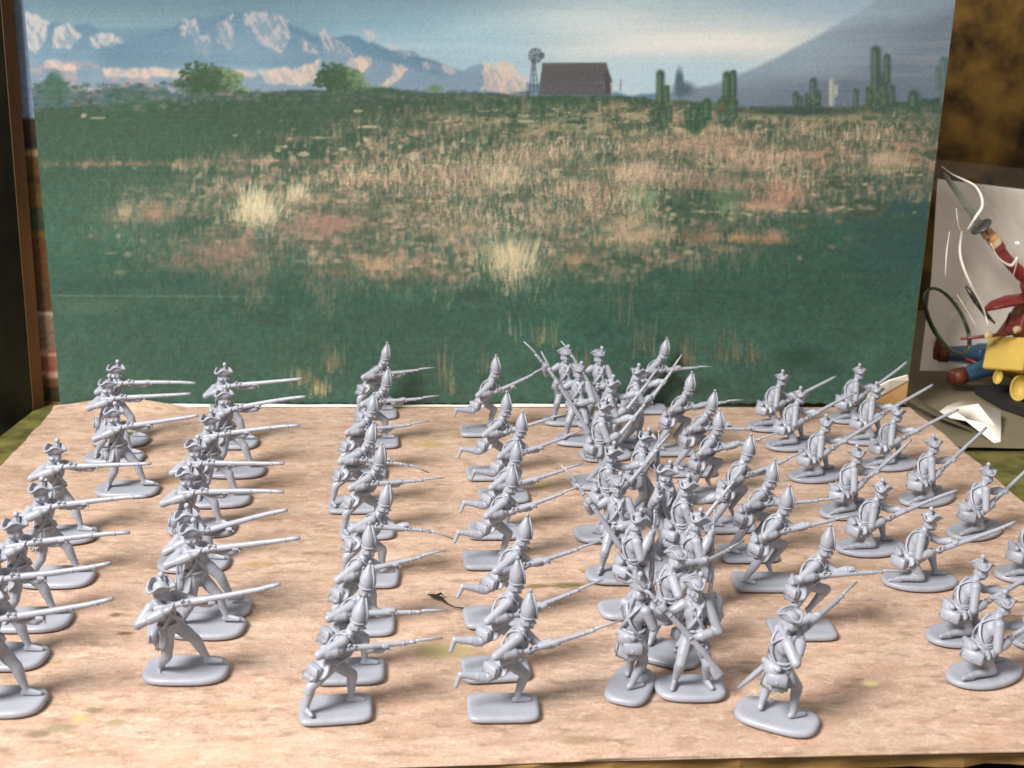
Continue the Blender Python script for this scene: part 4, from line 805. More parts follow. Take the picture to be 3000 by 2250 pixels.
# torn off lower right corner is cut away by pulling the sheet edge up
q = HM @ np.stack([Xg.ravel() / 10, Zg.ravel() / 10, np.ones(Xg.size)]); px = q[0] / q[2]; py = q[1] / q[2]
fx = np.clip(px / SX, 0, PW - 1.01); fy = np.clip((py - Y0) / SY, 0, PH - 1.01); ix = fx.astype(int); iy = fy.astype(int); fx = (fx - ix)[:, None]; fy = (fy - iy)[:, None]
cc = (IMG[iy, ix] * (1 - fx) + IMG[iy, ix + 1] * fx) * (1 - fy) + (IMG[iy + 1, ix] * (1 - fx) + IMG[iy + 1, ix + 1] * fx) * fy
cc = tolinear(cc) * GAIN * np.array([.94, .97, .97])
wave = -1.35 - .35 * fbm(Xg / 60 + 9, Zg / 45, 201, 3) - .25 * fbm(Xg / 18, Zg / 90, 205, 2)
wave -= 0.9 * np.exp(-((Xg + 148) / 7.0) ** 2) * np.exp(-(Zg / 14.0) ** 2)            # corner lifting off
cutz = np.clip((Xg - 134) * 0.85, 0, 99)                                                # torn corner
Zg2 = np.where(Zg < cutz, cutz, Zg) + 0.25 * np.sin(Xg * 1.3) * (Zg < 1.0)
sheet('landscape_print', Xg, wave, Zg2, cc, print_mat('landscape_ink', rough=.42, spec=.4), bd)
fl = MB(); fl.add([(133.5, -1.6, .4), (134.5, -2.6, 5.5), (141, -3.6, 9.6), (147.8, -2.2, 11.2), (148.6, -1.8, 9.2), (140.5, -1.9, 4.4), (133.5, -1.3, .4), (134.5, -2.3, 5.7), (141, -3.2, 9.9), (147.8, -1.9, 11.4), (148.6, -1.5, 9.4), (140.5, -1.6, 4.6)],
    [(0, 1, 5), (1, 2, 5), (2, 4, 5), (2, 3, 4), (6, 11, 7), (7, 11, 8), (8, 11, 10), (8, 10, 9), (0, 6, 7, 1), (1, 7, 8, 2), (2, 8, 9, 3), (3, 9, 10, 4), (4, 10, 11, 5), (5, 11, 6, 0)])
fo = fl.obj('torn_corner', PAPER, bd, False); fo['label'] = 'torn corner of the print folded up to its white back'
fc_ = MB(); fc_.box((141.6, -1.15, 5.0), (7.2, .25, 4.9), None, .1); fc_.obj('bare_patch', CARDFACE, bd, False)

# --- the board: cardboard with a printed sandy ground sheet
def ground_mat():
    m = bpy.data.materials.new('sand_print'); m.use_nodes = True; nt = m.node_tree; b = nt.nodes['Principled BSDF']; N = nt.nodes.new; Lk = nt.links.new
    tc = N('ShaderNodeTexCoord'); O = tc.outputs['Object']
    def noise(scale, st, det=5, rough=.6, loc=(0, 0, 0)):
        mp = N('ShaderNodeMapping'); mp.inputs['Scale'].default_value = st; mp.inputs['Location'].default_value = loc; Lk(O, mp.inputs[0])
        n = N('ShaderNodeTexNoise'); n.inputs['Scale'].default_value = scale; n.inputs['Detail'].default_value = det; n.inputs['Roughness'].default_value = rough; Lk(mp.outputs[0], n.inputs['Vector']); return n.outputs['Fac']
    def ramp(f, stops):
        r = N('ShaderNodeValToRGB'); e = r.color_ramp.elements
        while len(e) < len(stops): e.new(.5)
        for k, (p, c) in enumerate(stops): e[k].position = p; e[k].color = (*c, 1)
        Lk(f, r.inputs[0]); return r.outputs[0]
    def mix(f, a, c):
        x = N('ShaderNodeMix'); x.data_type = 'RGBA'; Lk(f, x.inputs[0]) if not isinstance(f, float) else setattr(x.inputs[0], 'default_value', f)
        Lk(a, x.inputs[6])
        if isinstance(c, tuple): x.inputs[7].default_value = (*c, 1)
        else: Lk(c, x.inputs[7])
        return x.outputs[2]
    def mul(a, k):
        x = N('ShaderNodeMath'); x.operation = 'MULTIPLY'; Lk(a, x.inputs[0])
        if isinstance(k, float): x.inputs[1].default_value = k
        else: Lk(k, x.inputs[1])
        return x.outputs[0]
    G = lambda *c: tuple(v * k_ for v, k_ in zip(lin(c), (.78, .81, .82)))
    c = ramp(noise(95, (.4, 1.25, 1), 6, .70), [(.28, G(190, 154, 134)), (.46, G(212, 178, 156)), (.6, G(224, 192, 172)), (.8, G(234, 208, 188))])
    c = mix(mul(ramp(noise(150, (.45, 1.3, 1), 5, .68, (.3, .1, 0)), [(.50, (0, 0, 0)), (.70, (1, 1, 1))]), .5), c, G(150, 120, 100))
    c = mix(mul(ramp(noise(22, (.6, 1.1, 1), 5, .66, (.7, .2, 0)), [(.46, (0, 0, 0)), (.66, (1, 1, 1))]), .4), c, G(164, 134, 112))
    c = mix(mul(ramp(noise(100, (.55, 1.3, 1), 5, .65, (.1, .9, 0)), [(.55, (0, 0, 0)), (.72, (1, 1, 1))]), .45), c, G(190, 168, 122))
    c = mix(mul(ramp(noise(115, (.6, 1.2, 1), 5, .65, (.5, .4, 0)), [(.55, (0, 0, 0)), (.74, (1, 1, 1))]), .45), c, G(228, 172, 156))
    c = mix(mul(ramp(noise(340, (.5, 1.1, 1), 4, .65, (.2, .6, 0)), [(.52, (0, 0, 0)), (.68, (1, 1, 1))]), .6), c, G(140, 112, 92))
    c = mix(mul(ramp(noise(420, (.6, 1.2, 1), 4, .7, (.9, .3, 0)), [(.54, (0, 0, 0)), (.68, (1, 1, 1))]), .5), c, G(248, 224, 202))
    c = mix(mul(ramp(noise(1500, (1, 1, 1), 2, .6), [(.35, (0, 0, 0)), (.75, (1, 1, 1))]), .4), c, G(138, 112, 98))
    # printed stains and tufts at their places (mm)
    for (x, y, rx, ry, col_, k) in [(-19.7, -168.8, 9, 4.2, (190, 178, 118), .65), (11.6, -73.7, 5.5, 2.6, (190, 182, 120), .75), (69.8, -185.3, 2.2, 1.3, (234, 214, 156), .8), (10.6, -138.3, 6, 1.6, (116, 106, 60), .9), (3.2, -138.6, 4, 1.6, (122, 104, 60), .85), (-22.2, -38.6, 6, 3, (176, 160, 96), .7), (-11.6, -29, 7, 3, (176, 150, 90), .6), (-91.4, -193.3, 2.2, 1.4, (200, 186, 118), .7), (-94, -196.4, 4, 1.6, (128, 122, 82), .6), (-84, -195, 2.6, 1.5, (146, 130, 92), .55), (-97.7, -198.4, 3, 1.5, (122, 110, 82), .7), (-89.1, -190.5, 2.6, 1.2, (122, 110, 84), .7), (-90.3, -159.7, 2.6, .9, (104, 72, 46), .8), (-94.4, -151, 1.6, 1.2, (110, 92, 50), .8), (-46.6, -193.5, 2.2, 1.2, (120, 110, 70), .8), (-65.3, -125, 5, 2.2, (170, 134, 84), .6), (5.6, -204, 4, 1.6, (150, 124, 92), .6), (-5.3, -180, 3, 1.5, (120, 112, 80), .7), (46, -176, 3, .8, (128, 100, 78), .6), (86, -206, 8, 3, (206, 160, 130), .4), (-60, -205, 20, 4, (236, 206, 178), .3), (110, -200, 4, 2, (190, 150, 120), .5), (120, -150, 3, .7, (110, 96, 70), .7), (66, -112, 5, .9, (120, 100, 78), .6), (70, -118, 7, .8, (130, 108, 84), .6), (-120, -60, 9, 2, (150, 140, 90), .5), (-100, -70, 8, 2, (168, 128, 92), .5)]:
        mp = N('ShaderNodeMapping'); mp.vector_type = 'POINT'; mp.inputs['Scale'].default_value = (1 / (rx * MM), 1 / (ry * MM), 0); mp.inputs['Location'].default_value = (-x / rx, -y / ry, 0); Lk(O, mp.inputs[0])
        wn = N('ShaderNodeTexNoise'); wn.inputs['Scale'].default_value = 1.6; wn.inputs['Detail'].default_value = 3; Lk(mp.outputs[0], wn.inputs['Vector'])
        ln_ = N('ShaderNodeVectorMath'); ln_.operation = 'LENGTH'; Lk(mp.outputs[0], ln_.inputs[0])
        ad = N('ShaderNodeMath'); ad.operation = 'MULTIPLY_ADD'; Lk(wn.outputs['Fac'], ad.inputs[0]); ad.inputs[1].default_value = 1.1; Lk(ln_.outputs['Value'], ad.inputs[2])
        c = mix(mul(ramp(ad.outputs[0], [(.0, (1, 1, 1)), (1.0, (0, 0, 0))]) if False else ramp(mul(ad.outputs[0], .5), [(.52, (1, 1, 1)), (.8, (0, 0, 0))]), k), c, G(*col_))
    Lk(c, b.inputs['Base Color']); b.inputs['Roughness'].default_value = .55; b.inputs['Specular IOR Level'].default_value = .3
    bp = N('ShaderNodeBump'); bp.inputs['Strength'].default_value = .12; bp.inputs['Distance'].default_value = .0005; Lk(noise(120, (1, 1, 1), 3), bp.inputs['Height']); Lk(bp.outputs[0], b.inputs['Normal'])
    return m
board = thing('diorama_board', 'flat cardboard base covered with a printed sheet of sandy ground', 'board', (0, 0, 0))
xs = np.linspace(-150, 150, 260); ys = np.linspace(-212, -1.2, 190); Xb, Yb = np.meshgrid(xs, ys)
edge = np.minimum(np.minimum(150 - np.abs(Xb), Yb + 212), 60)
tear = 0.9 * (fbm(Yb / 14, Xb * 0, 301, 3) - .5)
Xj = Xb + np.where(np.abs(Xb) > 149.5, np.sign(Xb) * tear * 2.4, 0) - np.where(Xb < -147, 1.6 * (fbm(Yb / 9, Yb * 0 + 3, 303, 3) - .3), 0)
front = -211.0 - 3.4 * ss(-20, 60, Xb) * 0 + 1.2 * np.sin(Xb / 55.0)
Yj = np.maximum(Yb, np.where(Yb < -211, front, -999))
Zb = -0.35 + .3 * fbm(Xb / 46, Yb / 38, 305, 3) - .25
Zb += 3.2 * np.exp(-((Yb + 1) / 4.2) ** 2) * (np.exp(-((Xb + 128) / 16) ** 2)) + .3 * np.exp(-((Yb + 1) / 3.0) ** 2) * (1 - ss(-10, 60, Xb))
Zb += 1.5 * np.exp(-(edge / 5.0) ** 2) * np.exp(-((Yb + 95) / 30) ** 2) * (Xb < 0)
sheet('ground_print', Xj, Yj, Zb, None, ground_mat(), board)
n = 60; v0 = []
cb = MB(); rings = []
for z, k in ((-4.6, .4), (-4.4, 0), (-1.1, 0), (-.85, .5)):
    ro = []
    for i in range(n + 1): x = -146.5 + 295.5 * i / n; ro.append((x, -210.4 + k + 1.2 * math.sin(x / 55.0) + .5 * math.sin(x * .31) + .35 * math.sin(x * .83 + 1), z + (.4 * math.sin(x / 37.0) if z > -2 else 0) * 0))
    ro += [(149.0, -.9, z), (-146.5, -.9, z)]; rings.append(ro)
cb.ring_loft(rings); cb.obj('cardboard_sheet', CARD, board, False)
# white lip where the ground sheet curls up against the backdrop
lp = MB(); rings = []
for i in range(46):
    x = -118 + 172 * i / 45; h = (.42 + .22 * math.sin(x * .05) + .12 * math.sin(x * .21)) * min(1, (54 - x) / 12.0 + .15) * min(1, (x + 118) / 8 + .4)
    rings.append([(x, -2.2, .1), (x, -1.1, .1 + h), (x, -.75, .1 + h), (x, -1.8, .0)])
lp.ring_loft(rings); lo = lp.obj('curled_edge', PAPER, board, False); lo['label'] = 'white curled paper edge along the foot of the backdrop'
tr = MB(); tr.add([(14.2, -131.8, .25), (17.9, -129.6, .95), (23.5, -131.0, .3), (14.2, -131.8, .0), (17.9, -129.6, .7), (23.5, -131.0, .05)], [(0, 1, 2), (3, 5, 4), (0, 3, 4, 1), (1, 4, 5, 2), (2, 5, 3, 0)])
tg = tr.obj('torn_flap', CARDFACE, board, False); tg['label'] = 'brown torn flap lifting from the printed ground'
# two slits in the print
# --- scraps lying on the board
BARK = mat('dark_scrap', (36, 28, 20), rough=.9, var=.3, scale=300)
s = MB(); s.tube([(-23.2, -144.0, .35), (-21.8, -145.6, .8), (-20.2, -146.6, .7), (-19.0, -148.6, .45), (-17.0, -150.6, .35), (-14.8, -151.6, .5)], [.25, .75, .6, .22, .16, .4], 6, .5)
s.tube([(-21.2, -145.4, .7), (-20.2, -144.6, .9), (-19.6, -144.9, .5)], [.5, .4, .2], 6, .6)
tag(s.obj('splinter', BARK, None, False), 'dark crooked splinter lying on sandy ground between two files of grenadiers', 'splinter')
for k, (x, y, a, l, lab) in enumerate([(-4.0, -112.5, .4, 2.2, 'small dark crumb beside the running grenadiers'), (1.9, -118.4, -.3, 2.4, 'small curved dark chip near the standing tricorne soldier')]):
    s = MB(); s.tube([(x - l / 2, y - a, .25), (x, y + .25, .4), (x + l / 2, y + a, .25)], [.2, .34, .15], 6, .6); tag(s.obj('paper_chip', BARK, None, False), lab, 'chip')

# ------------------------------------------------------------------ the surroundings
t = MB(); t.box((0, 0, -22), (900, 700, 10)); tag(t.obj('table_top', DARKWOOD, None, False), kind='structure')
# olive felt laid under the board, left and right of it
for nm, quad, lab in [('felt_mat', [(-157, 9), (-146, 9), (-147, -8), (-147, -150), (-176, -150), (-160.0, -33), (-157, -5)], 'olive green felt strip showing left of the sandy board'),
                      ('felt_mat', [(120, -20), (150, 4), (168, -30), (230, -34), (330, -60), (330, -200), (151, -205), (140, -160)], 'olive green felt showing right of the sandy board')]:
    s = MB(); s.ring_loft([[(x, y, -11.8) for x, y in quad], [(x, y, -1.0 if quad[0][0] < 0 else -4.9) for x, y in quad]]); tag(s.obj(nm, OLIVE, None, False), lab, 'felt mat')
s = MB(); s.ring_loft([[(x, y, z) for x, y in [(-159.5, -2), (-157.6, -34), (-175, -120), (-230, -120), (-230, -60)]] for z in (-11.9, -7.4)])
tag(s.obj('paper_sheet', PAPER, None, False), 'white paper wedge lying left of the olive felt', 'paper')
# grey brown wrapping sheet on the right, rumpled
xx, yy = np.meshgrid(np.linspace(152, 330, 60), np.linspace(-36, 150, 60))
zz = -4.4 + 2.2 * fbm(xx / 40, yy / 30, 311, 3) + np.clip((yy - 60) * .03, 0, 9)
ow = sheet('wrapping_sheet', xx + (yy < -10) * 0, yy, zz, None, TAUPE); tag(ow, 'rumpled grey brown sheet under the bagged toys', 'sheet')
# folded white paper corner
s = MB(); a = [(158.0, -4.0, -2.4), (164, .5, -.6), (170, 3.5, .4), (176.5, 1.5, 1.0), (180, -8, .4), (175, -20, -1.8), (168.5, -34, -3.8), (163, -18, 0.4)]
s.ring_loft([[(x, y, z - .35) for x, y, z in a], a]); tag(s.obj('folded_paper', PAPER, None, True), 'folded white paper corner on the olive felt by the right edge', 'paper')
s = MB(); s.tube([(151.5, 6, 1), (154.5, -4, .2), (158, -14, -.6), (163, -22, -1.5)], [2.2, 2.6, 1.8, .6], 6, .35); tag(s.obj('sheet_fold', mat('dark_fold', (74, 66, 48), rough=.8), None, False), 'dark crumpled fold beside the right corner of the board', 'paper fold')

# left: a second printed panel behind, and a dark printed panel with a brown cardboard edge
def village():
    r, c = 210, 40; u, v = np.meshgrid(np.linspace(0, 1, c), np.linspace(0, 1, r)); im = np.zeros((r, c, 3)); im[:] = (150, 176, 216)
    im += (u[..., None] - .5) * 10
    v = v * 232 / 160.0
    def put(v0, v1, u0, u1, cl):
        m = (v >= v0) & (v < v1) & (u >= u0) & (u < u1); im[m] = cl
    for a in [(.56, .60, 0, 1, (72, 54, 46)), (.54, .565, 0, .9, (62, 48, 48)), (.525, .54, 0, 1, (168, 146, 112)), (.42, .525, 0, 1, (108, 86, 40)), (.47, .485, 0, 1, (84, 66, 34)), (.36, .42, 0, 1, (66, 78, 60)), (.355, .37, 0, 1, (120, 96, 36)), (.25, .355, 0, .6, (112, 78, 44)), (.24, .34, .62, .75, (190, 170, 150)), (.24, .36, .76, 1, (52, 74, 62)), (.2, .25, 0, 1, (104, 76, 46)), (.19, .2, 0, 1, (206, 186, 160)), (.11, .19, 0, .55, (140, 120, 102)), (.11, .19, .55, 1, (50, 66, 40)), (.05, .115, 0, 1, (160, 96, 76)), (.03, .05, 0, 1, (118, 82, 50)), (0, .03, 0, 1, (58, 52, 28))]: put(*a)
    m = (v < .115) & (v > .05) & (np.sin((u * 9 + v * 160)) > .2) & (np.sin(v * 620) > -.3); im[m] = (214, 168, 146)
    m = (v < .19) & (v > .11) & (u < .55) & (np.sin(v * 420) > .75); im[m] = (140, 110, 90)
    im += np.random.RandomState(5).randn(r, c, 1) * 7
    return u, v * 160 / 232.0, tolinear(np.clip(im, 5, 250)) * .62
u, v, cl = village()
vp = thing('village_panel', 'narrow strip of printed village with orange tiled roof behind the backdrop', 'backdrop', (0, 0, 0))
sheet('village_print', -168 + 34 * u, 4.6 + 0 * u, 0 + 232 * v, cl, print_mat('village_ink', rough=.5), vp)
s = MB(); s.box((-148, 6.6, 112), (23, 1.5, 122)); s.obj('cardboard_sheet', CARD, vp, False)
EDGE = mat('dark_brown_edge', (62, 40, 20), rough=.8, var=.3, scale=60, bump=.4, bscale=200, stretch=(1, 1, .2), rgb2=(104, 72, 36))
LEAF = mat('dark_leafy_print', (8, 8, 6), rough=.6, spec=.15, scale=60, rgb2=(34, 32, 18), var=.5, stretch=(1, 1, .55))
lpn = thing('side_panel', 'dark leafy printed panel with brown cardboard edge at the far left', 'backdrop', (0, 0, 0))
s = MB(); s.ring_loft([[(x, y, z) for x, y in [(-157.3 + lx, -2.5), (-154.6 + lx, 1.5), (-155.6 + lx, 4), (-167 + lx, 6), (-300, -150), (-297, -153)]] for z, lx in ((-11.7, 0), (230, 4.4))]); s.obj('cardboard_edge', EDGE, lpn, False)
s = MB(); s.ring_loft([[(x, y, z) for x, y in [(-158.0 + lx, -3.6), (-157.0 + lx, -3.2), (-296, -154), (-297, -155)]] for z, lx in ((-11.6, 0), (231, 4.4))]); s.obj('leafy_print', LEAF, lpn, False)
# small cream trims printed on that panel
TRIM = mat('pale_print', (96, 74, 44), rough=.5)
for (y0, z0, z1) in [(-9, 96, 122), (-8.2, 58, 84), (-9.4, 30, 40)]:
    pass
s = MB(); s.tube([(-157.2, -3.0, -11), (-152.8, -3.0, 230)], .3, 6); e = s.obj('pale_edge', mat('pale_edge_line', (150, 122, 84), rough=.8), lpn, False)

# right: dark brown mottled panel far behind
BROWN = mat('mottled_brown', (38, 28, 15), rough=.85, spec=.15, scale=70, rgb2=(116, 88, 42), bump=.3, bscale=90)
s = MB(); s.box((300, 150, 150), (170, 4, 190)); tag(s.obj('brown_panel', BROWN, None, False), 'dark brown mottled panel standing behind the plastic bag', 'panel')

# --- bagged toys
def clear(name, tint, rough=.06, amount=.015):
    m = bpy.data.materials.new(name); m.use_nodes = True; nt = m.node_tree; nt.nodes.remove(nt.nodes['Principled BSDF']); N = nt.nodes.new
    tr_ = N('ShaderNodeBsdfTransparent'); tr_.inputs[0].default_value = (*tint, 1); gl = N('ShaderNodeBsdfGlossy'); gl.inputs['Roughness'].default_value = rough
    fr = N('ShaderNodeFresnel'); fr.inputs[0].default_value = 1.5; mx = N('ShaderNodeMixShader')
    nz = N('ShaderNodeTexNoise'); nz.inputs['Scale'].default_value = 55; nz.inputs['Detail'].default_value = 4; tc = N('ShaderNodeTexCoord'); nt.links.new(tc.outputs['Object'], nz.inputs['Vector'])
    bp = N('ShaderNodeBump'); bp.inputs['Strength'].default_value = .35; bp.inputs['Distance'].default_value = .002; nt.links.new(nz.outputs['Fac'], bp.inputs['Height'])
    nt.links.new(bp.outputs[0], gl.inputs['Normal'])
    ml = N('ShaderNodeMath'); ml.operation = 'MULTIPLY_ADD'; nt.links.new(fr.outputs[0], ml.inputs[0]); ml.inputs[1].default_value = .55; ml.inputs[2].default_value = amount
    nt.links.new(ml.outputs[0], mx.inputs[0]); nt.links.new(tr_.outputs[0], mx.inputs[1]); nt.links.new(gl.outputs[0], mx.inputs[2]); nt.links.new(mx.outputs[0], nt.nodes['Material Output'].inputs[0]); return m
FILM = clear('clear_film', (.97, .96, .94))
GLARE = mat('film_glare', (236, 232, 226), rough=.12, spec=.8, var=.04)  # white plastic that stands in for glare on the film
s = MB(); s.ring_loft([[(x, y, z) for x, y, z in [(167.5, 41, 75.5), (230, 41, 69), (230, 33, 2), (166.5, 33, 3), (168.2, 37, 38)]], [(x, y, z) for x, y, z in [(167.5, 41.4, 75.5), (230, 41.4, 69), (230, 33.4, 2), (166.5, 33.4, 3), (168.2, 37.4, 38)]]])
tag(s.obj('white_card', mat('white_card_face', (240, 236, 230), rough=.7, var=.02), None, False), 'white backing card standing inside the clear plastic bag', 'card')
bag = thing('plastic_bag', 'clear crumpled plastic bag holding a red coated toy swordsman', 'bag', (0, 0, 0))
xx, zz = np.meshgrid(np.linspace(156.5, 240, 90), np.linspace(-2, 1, 90)); uu = (zz + 2) / 3
top = 84.5 - (xx - 156.5) * .09; Zf = 24 + uu * (top - 24); cr = np.abs(fbm(xx / 17 + Zf / 40, Zf / 26 - xx / 60, 331, 4) - .5)
yb = 4 + 9 * np.sin(uu * 3.14) * -1 + 26 * ss(.55, 1, uu) + 9 * (0.5 - cr * 2) * (1 - ss(.85, 1, uu)); xl = xx + (1 - uu) * (1.5 + 5 * ss(.5, 0, uu)) * (xx < 200)
sheet('front_film', xl, yb, Zf, None, FILM, bag)
def curve(pts, k=6):
    P_ = [V(q) for q in pts]; P_ = [P_[0] * 2 - P_[1]] + P_ + [P_[-1] * 2 - P_[-2]]; o_ = []
    for i in range(1, len(P_) - 2):
        for j in range(k):
            t_ = j / k; a0, a1, a2, a3 = P_[i - 1:i + 3]
            o_.append(.5 * (2 * a1 + (a2 - a0) * t_ + (2 * a0 - 5 * a1 + 4 * a2 - a3) * t_ ** 2 + (3 * a1 - a0 - 3 * a2 + a3) * t_ ** 3))
    return o_ + [P_[-2]]
class CreaseGlare(MB):
    def tube(self, pts, radii, n=8, flat=None):
        c_ = curve(pts); x_ = np.linspace(0, 1, len(c_)); MB.tube(self, c_, list(np.interp(x_, np.linspace(0, 1, len(radii)), radii)), n, flat)
we = CreaseGlare(); we.tube([(156.6, 14, 83.6), (160.4, 13, 81.0), (164.5, 12, 79.2), (168.4, 11, 77.2), (170.8, 10, 73.5), (171.2, 9.5, 70.0), (169.2, 9, 66.5), (166.8, 9, 62.0)], [.3, .5, .7, .8, 1.0, 1.0, 1.2, .6], 8, .5)  # white tubes draw the bright highlights along the film's creases
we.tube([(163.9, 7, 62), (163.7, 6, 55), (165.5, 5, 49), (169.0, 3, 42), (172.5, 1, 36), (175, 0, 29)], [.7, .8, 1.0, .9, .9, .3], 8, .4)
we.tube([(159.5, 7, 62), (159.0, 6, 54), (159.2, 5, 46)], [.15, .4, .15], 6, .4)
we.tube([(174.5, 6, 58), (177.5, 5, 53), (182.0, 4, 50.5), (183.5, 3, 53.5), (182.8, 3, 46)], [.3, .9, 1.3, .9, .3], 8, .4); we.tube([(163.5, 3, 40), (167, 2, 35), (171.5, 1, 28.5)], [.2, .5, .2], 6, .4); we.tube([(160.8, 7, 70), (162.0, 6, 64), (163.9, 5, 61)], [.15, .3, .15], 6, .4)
we.obj('crease_glare', GLARE, bag)
# the swordsman (54 mm figure) leaning in the bag
RED = mat('red_paint', (136, 44, 46), rough=.4, var=.2, scale=120); SKIN = mat('tan_paint', (206, 150, 96), rough=.5); CREAM = mat('cream_paint', (222, 204, 160), rough=.5); STEEL = mat('grey_blade', (118, 120, 112), rough=.35, spec=.6); GUARD = mat('dark_guard', (64, 62, 60), rough=.4)
pS = dict(pelvis=(0, 0, 12.1), chest=(0, 0, 16.7), head=(.3, 0, 21.0), phi=0, face=(1, .2, 0), hR=(1.0, -10.2, 25.2), axR=(0, -.66, .75), eR=(.7, -5.9, 20.9), hL=(2.4, 3.0, 11.6), axL=(0, 1, 0), eL=(.5, 4.4, 13.6), aR=(.2, -2.2, 2.2), tR=(2.4, -2.8, 1.75), kpR=(4, -2, 7), aL=(0, 2.4, 2.2), tL=(2.3, 3, 1.75), kpL=(4, 2, 7))
bodyS, JS = build_body(pS, voxel=.22)
sw = thing('toy_swordsman', 'red coated toy soldier in the bag thrusting a long grey sword up left', 'toy soldier', (198.0, 19.0, 5.0), math.radians(-90)); sc_ = 2.2; sw.rotation_euler = (0, math.radians(4), math.radians(-90)); sw.scale = (sc_, sc_, sc_)
for m_ in (RED, SKIN, CREAM): bodyS.materials.append(m_)
gr = V(pS['hR']); hdp = V(pS['head'])
el_ = JS['elR']
for pl in bodyS.polygons:
    c_ = pl.center / MM; d_ = (c_ - gr).length; wq = (c_ - el_).length
    if d_ < 2.0 or (c_ - hdp).length < 2.6: pl.material_index = 1
    elif d_ < 3.0: pl.material_index = 2
link('body', bodyS, None, sw)
coat_skirt(JS, (0, 0), 6.5, 2.2, 30).obj('coat_skirt', RED, sw)
swd = MB(); ax_ = V((0, -.66, .75)); ga = V(pS['hR'])
swd.tube([ga - ax_ * 1.4, ga + ax_ * 1.2], [.4, .4], 8); so = swd.obj('sword', GUARD, sw)
g2 = MB(); g2.ell(ga + ax_ * 1.5, (1.9, 1.9, .32), (ax_.cross(V((1, 0, 0))).normalized(), V((1, 0, 0)), ax_), 14, 6); g2.obj('hand_guard', GUARD, so)
g3 = MB(); q_ = ax_.cross(V((1, 0, 0))).normalized(); rings = []
for tq, w_ in ((1.5, .62), (7, .55), (12.2, .38), (13.2, .05)): c_ = ga + ax_ * tq; rings.append([c_ + q_ * w_, c_ + V((.16, 0, 0)), c_ - q_ * w_, c_ - V((.16, 0, 0))])
g3.ring_loft(rings); g3.obj('blade', STEEL, so, False)
fl2 = MB(); fl2.tube([V(JS['pel']) + V((1.2, -1.5, 2.2)), V(JS['pel']) + V((1.8, -4.4, 2.0)), V(JS['pel']) + V((1.9, -7.2, 1.2)), V(JS['pel']) + V((1.6, -8.6, .2))], [1.9, 2.0, 1.5, .5], 10, .35); fl2.obj('coat_tail', RED, sw)
ct = MB(); ct.box(V(JS['ch']) + V((2.0, .2, -1.0)), (.4, 1.5, 1.8), None, .3); ct.obj('waistcoat', mat('pink_paint', (190, 96, 92), rough=.4), sw)
# a red rod with two white hands, a green hoop
s = thing('red_rod', 'dark red rod gripped by two small white knobs beneath the bag', 'rod'); r_ = MB(); r_.tube([(171.3, 12, 21.4), (185, 12, 23.0), (201, 12, 25.6)], [.55, .75, .75], 8); r_.obj('rod', mat('dark_red', (112, 40, 36), rough=.4), s)
for x, z in ((181.0, 23.0), (191.5, 25.0)): k = MB(); k.ell((x, 11.2, z + .3), (1.7, 1.2, 1.3), None, 10, 7); k.ell((x - .8, 10.7, z - .3), (.8, .7, .9), None, 8, 6); k.obj('knob', CREAM, s)
s = MB(); pts = [(167 + 8.5 * math.cos(a) + 5 * math.sin(a) * -.6, 16 + 3 * math.sin(a), 27 + 11 * math.sin(a) - 4 * math.cos(a)) for a in [2 * math.pi * i / 28 for i in range(29)]]
s.tube(pts, 1.3, 8, .45); tag(s.obj('green_hoop', mat('dark_green_plastic', (52, 62, 40), rough=.25, spec=.6), None), 'dark green plastic hoop leaning below the bag', 'hoop')
s = MB(); s.tube([(171.5, 14, 40.5), (175, 13, 35.8), (179.5, 12, 30.5), (183, 12, 27.5)], [1.2, 2.2, 1.8, .8], 8, .5); tag(s.obj('black_scabbard', mat('black_paint', (34, 30, 30), rough=.3), None), 'short black scabbard hanging in front of the white card', 'scabbard')
# the blue trousered toy lying down
BLUE = mat('blue_paint', (52, 84, 112), rough=.32, var=.15, scale=150); BOOT = mat('brown_boot', (98, 44, 30), rough=.5, var=.2, scale=200)
s = thing('lying_toy', 'toy figure lying on its back with blue trousers and brown boots', 'toy soldier', (0, 0, 0))
lb = MB()
lb.capsule((176, 34, 9.5), (190, 33, 10.0), 3.0, 3.8); lb.capsule((190, 33, 10.0), (206, 31, 10.5), 4.2, 5.2)
lb.capsule((179.5, 24.5, 3.5), (192, 26, 7.2), 3.0, 4.0); lb.capsule((192, 26, 7.2), (206, 28, 9), 4.4, 5.2); lb.ell((210, 29.5, 10), (6.5, 7, 5.5)); lb.capsule((210, 29.5, 10), (236, 31, 9), 6, 7); lb.capsule((236, 31, 9), (246, 31, 9), 3, 3); lb.ell((250, 31, 10), (5, 4.4, 5))
link('body', remeshed(lb, 'body', .5), BLUE, s)
bt = MB(); bt.tube([(176.6, 34, 9.5), (173.2, 34.1, 9.3)], [3.4, 3.1], 12); bt.capsule((172.6, 34.2, 8.6), (172.2, 32.5, 15.0), 1.8, 1.2); bt.obj('boot', BOOT, s)
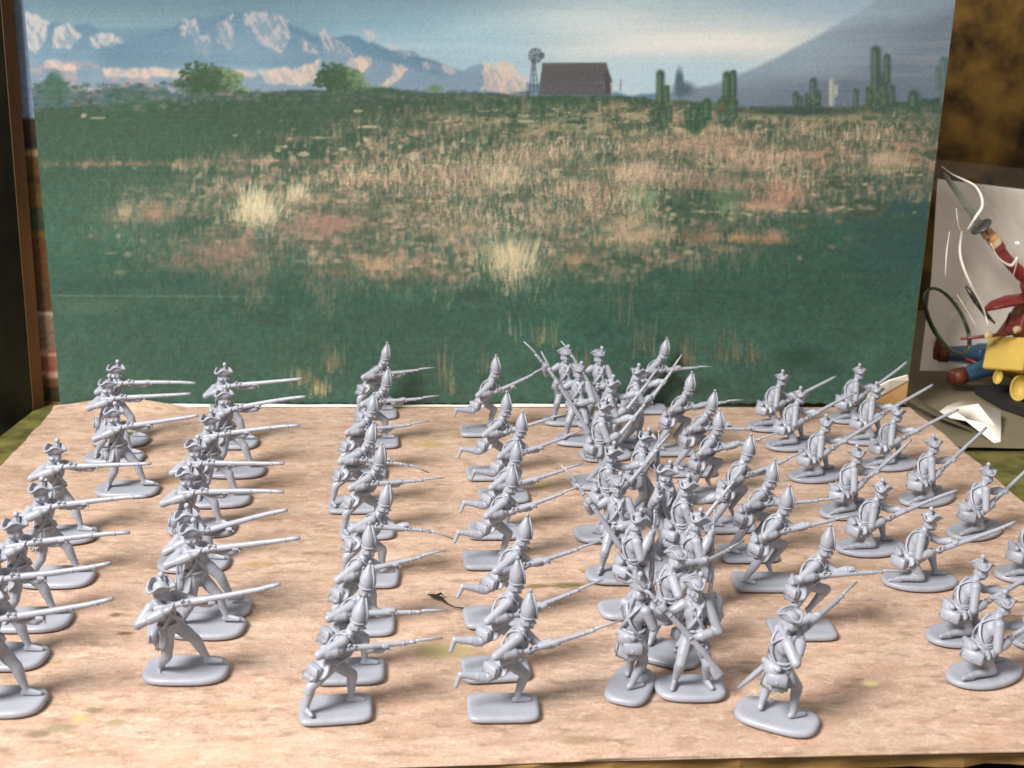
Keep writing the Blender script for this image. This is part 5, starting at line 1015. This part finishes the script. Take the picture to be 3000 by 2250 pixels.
bt = MB(); bt.tube([(180.2, 24.5, 3.6), (175.5, 24.0, 3.0)], [3.4, 3.1], 12); bt.capsule((175.8, 24, 2.6), (175.4, 23.6, 4.6), 2.5, 1.8); bt.obj('boot', BOOT, s)
st = MB(); st.tube([(182, 29.9, 9.0), (188, 28.4, 7.0), (196, 27.0, 11), (206, 25.6, 12.5)], [.7, 1.2, 1.3, 1.2], 8, .5); st.obj('red_stripe', mat('red_stripe', (140, 46, 34), rough=.4), s)
# the yellow toy with cups
YEL = mat('yellow_plastic', (182, 154, 72), rough=.5, var=.08, scale=120)
s = thing('yellow_toy', 'yellow plastic box with round cups along its lower edge at right', 'toy box', (196.5, 14.5, 11.5), 0)
Rm = Euler((math.radians(-12), math.radians(20), math.radians(24))).to_matrix(); AX = (Rm @ V((1, 0, 0)), Rm @ V((0, 1, 0)), Rm @ V((0, 0, 1)))
b = MB(); b.box((2.5, 0, 0.6), (14, 8.5, 6.2), AX, .5); b.obj('box', YEL, s, False)
O_ = V((196.5, 14.5, 11.5))
for (cx, cy, cz, rad, k) in [(186.0, 9.5, 7.6, 2.6, 0), (192.3, 4.6, 5.0, 5.0, 1), (197.6, 0.6, 3.6, 5.0, 2)]:
    rim = V((-.62, -.72, .22)).normalized(); c0 = V((cx, cy, cz)) - O_; X_ = rim.cross(V((0, 0, 1))).normalized(); Y_ = X_.cross(rim); rg = []
    for z_, r_q in ((-4.2, .4), (-2.2, .75), (-.4, .98), (.3, 1.0), (.45, .9), (-.3, .8), (-1.4, .62), (-1.9, .1)): rg.append([c0 + rim * z_ * rad / 4 + (X_ * math.cos(t_) * .66 + Y_ * math.sin(t_)) * rad * r_q for t_ in [2 * math.pi * i / 20 for i in range(20)]])
    cp = MB(); cp.ring_loft(rg); cp.obj('cup', YEL, s)
s = MB(); s.ring_loft([[(x, y, z) for x, y in [(184, 22), (230, 24), (230, -24), (192, -10), (186, 4)]] for z in (-2.6, .4)]); tag(s.obj('shadow_sheet', mat('shadow_black', (22, 20, 18), rough=.8), None, False), 'dark sheet put in as the shadow under the yellow toy', 'card')  # dark sheet added as the shade beneath the yellow toy
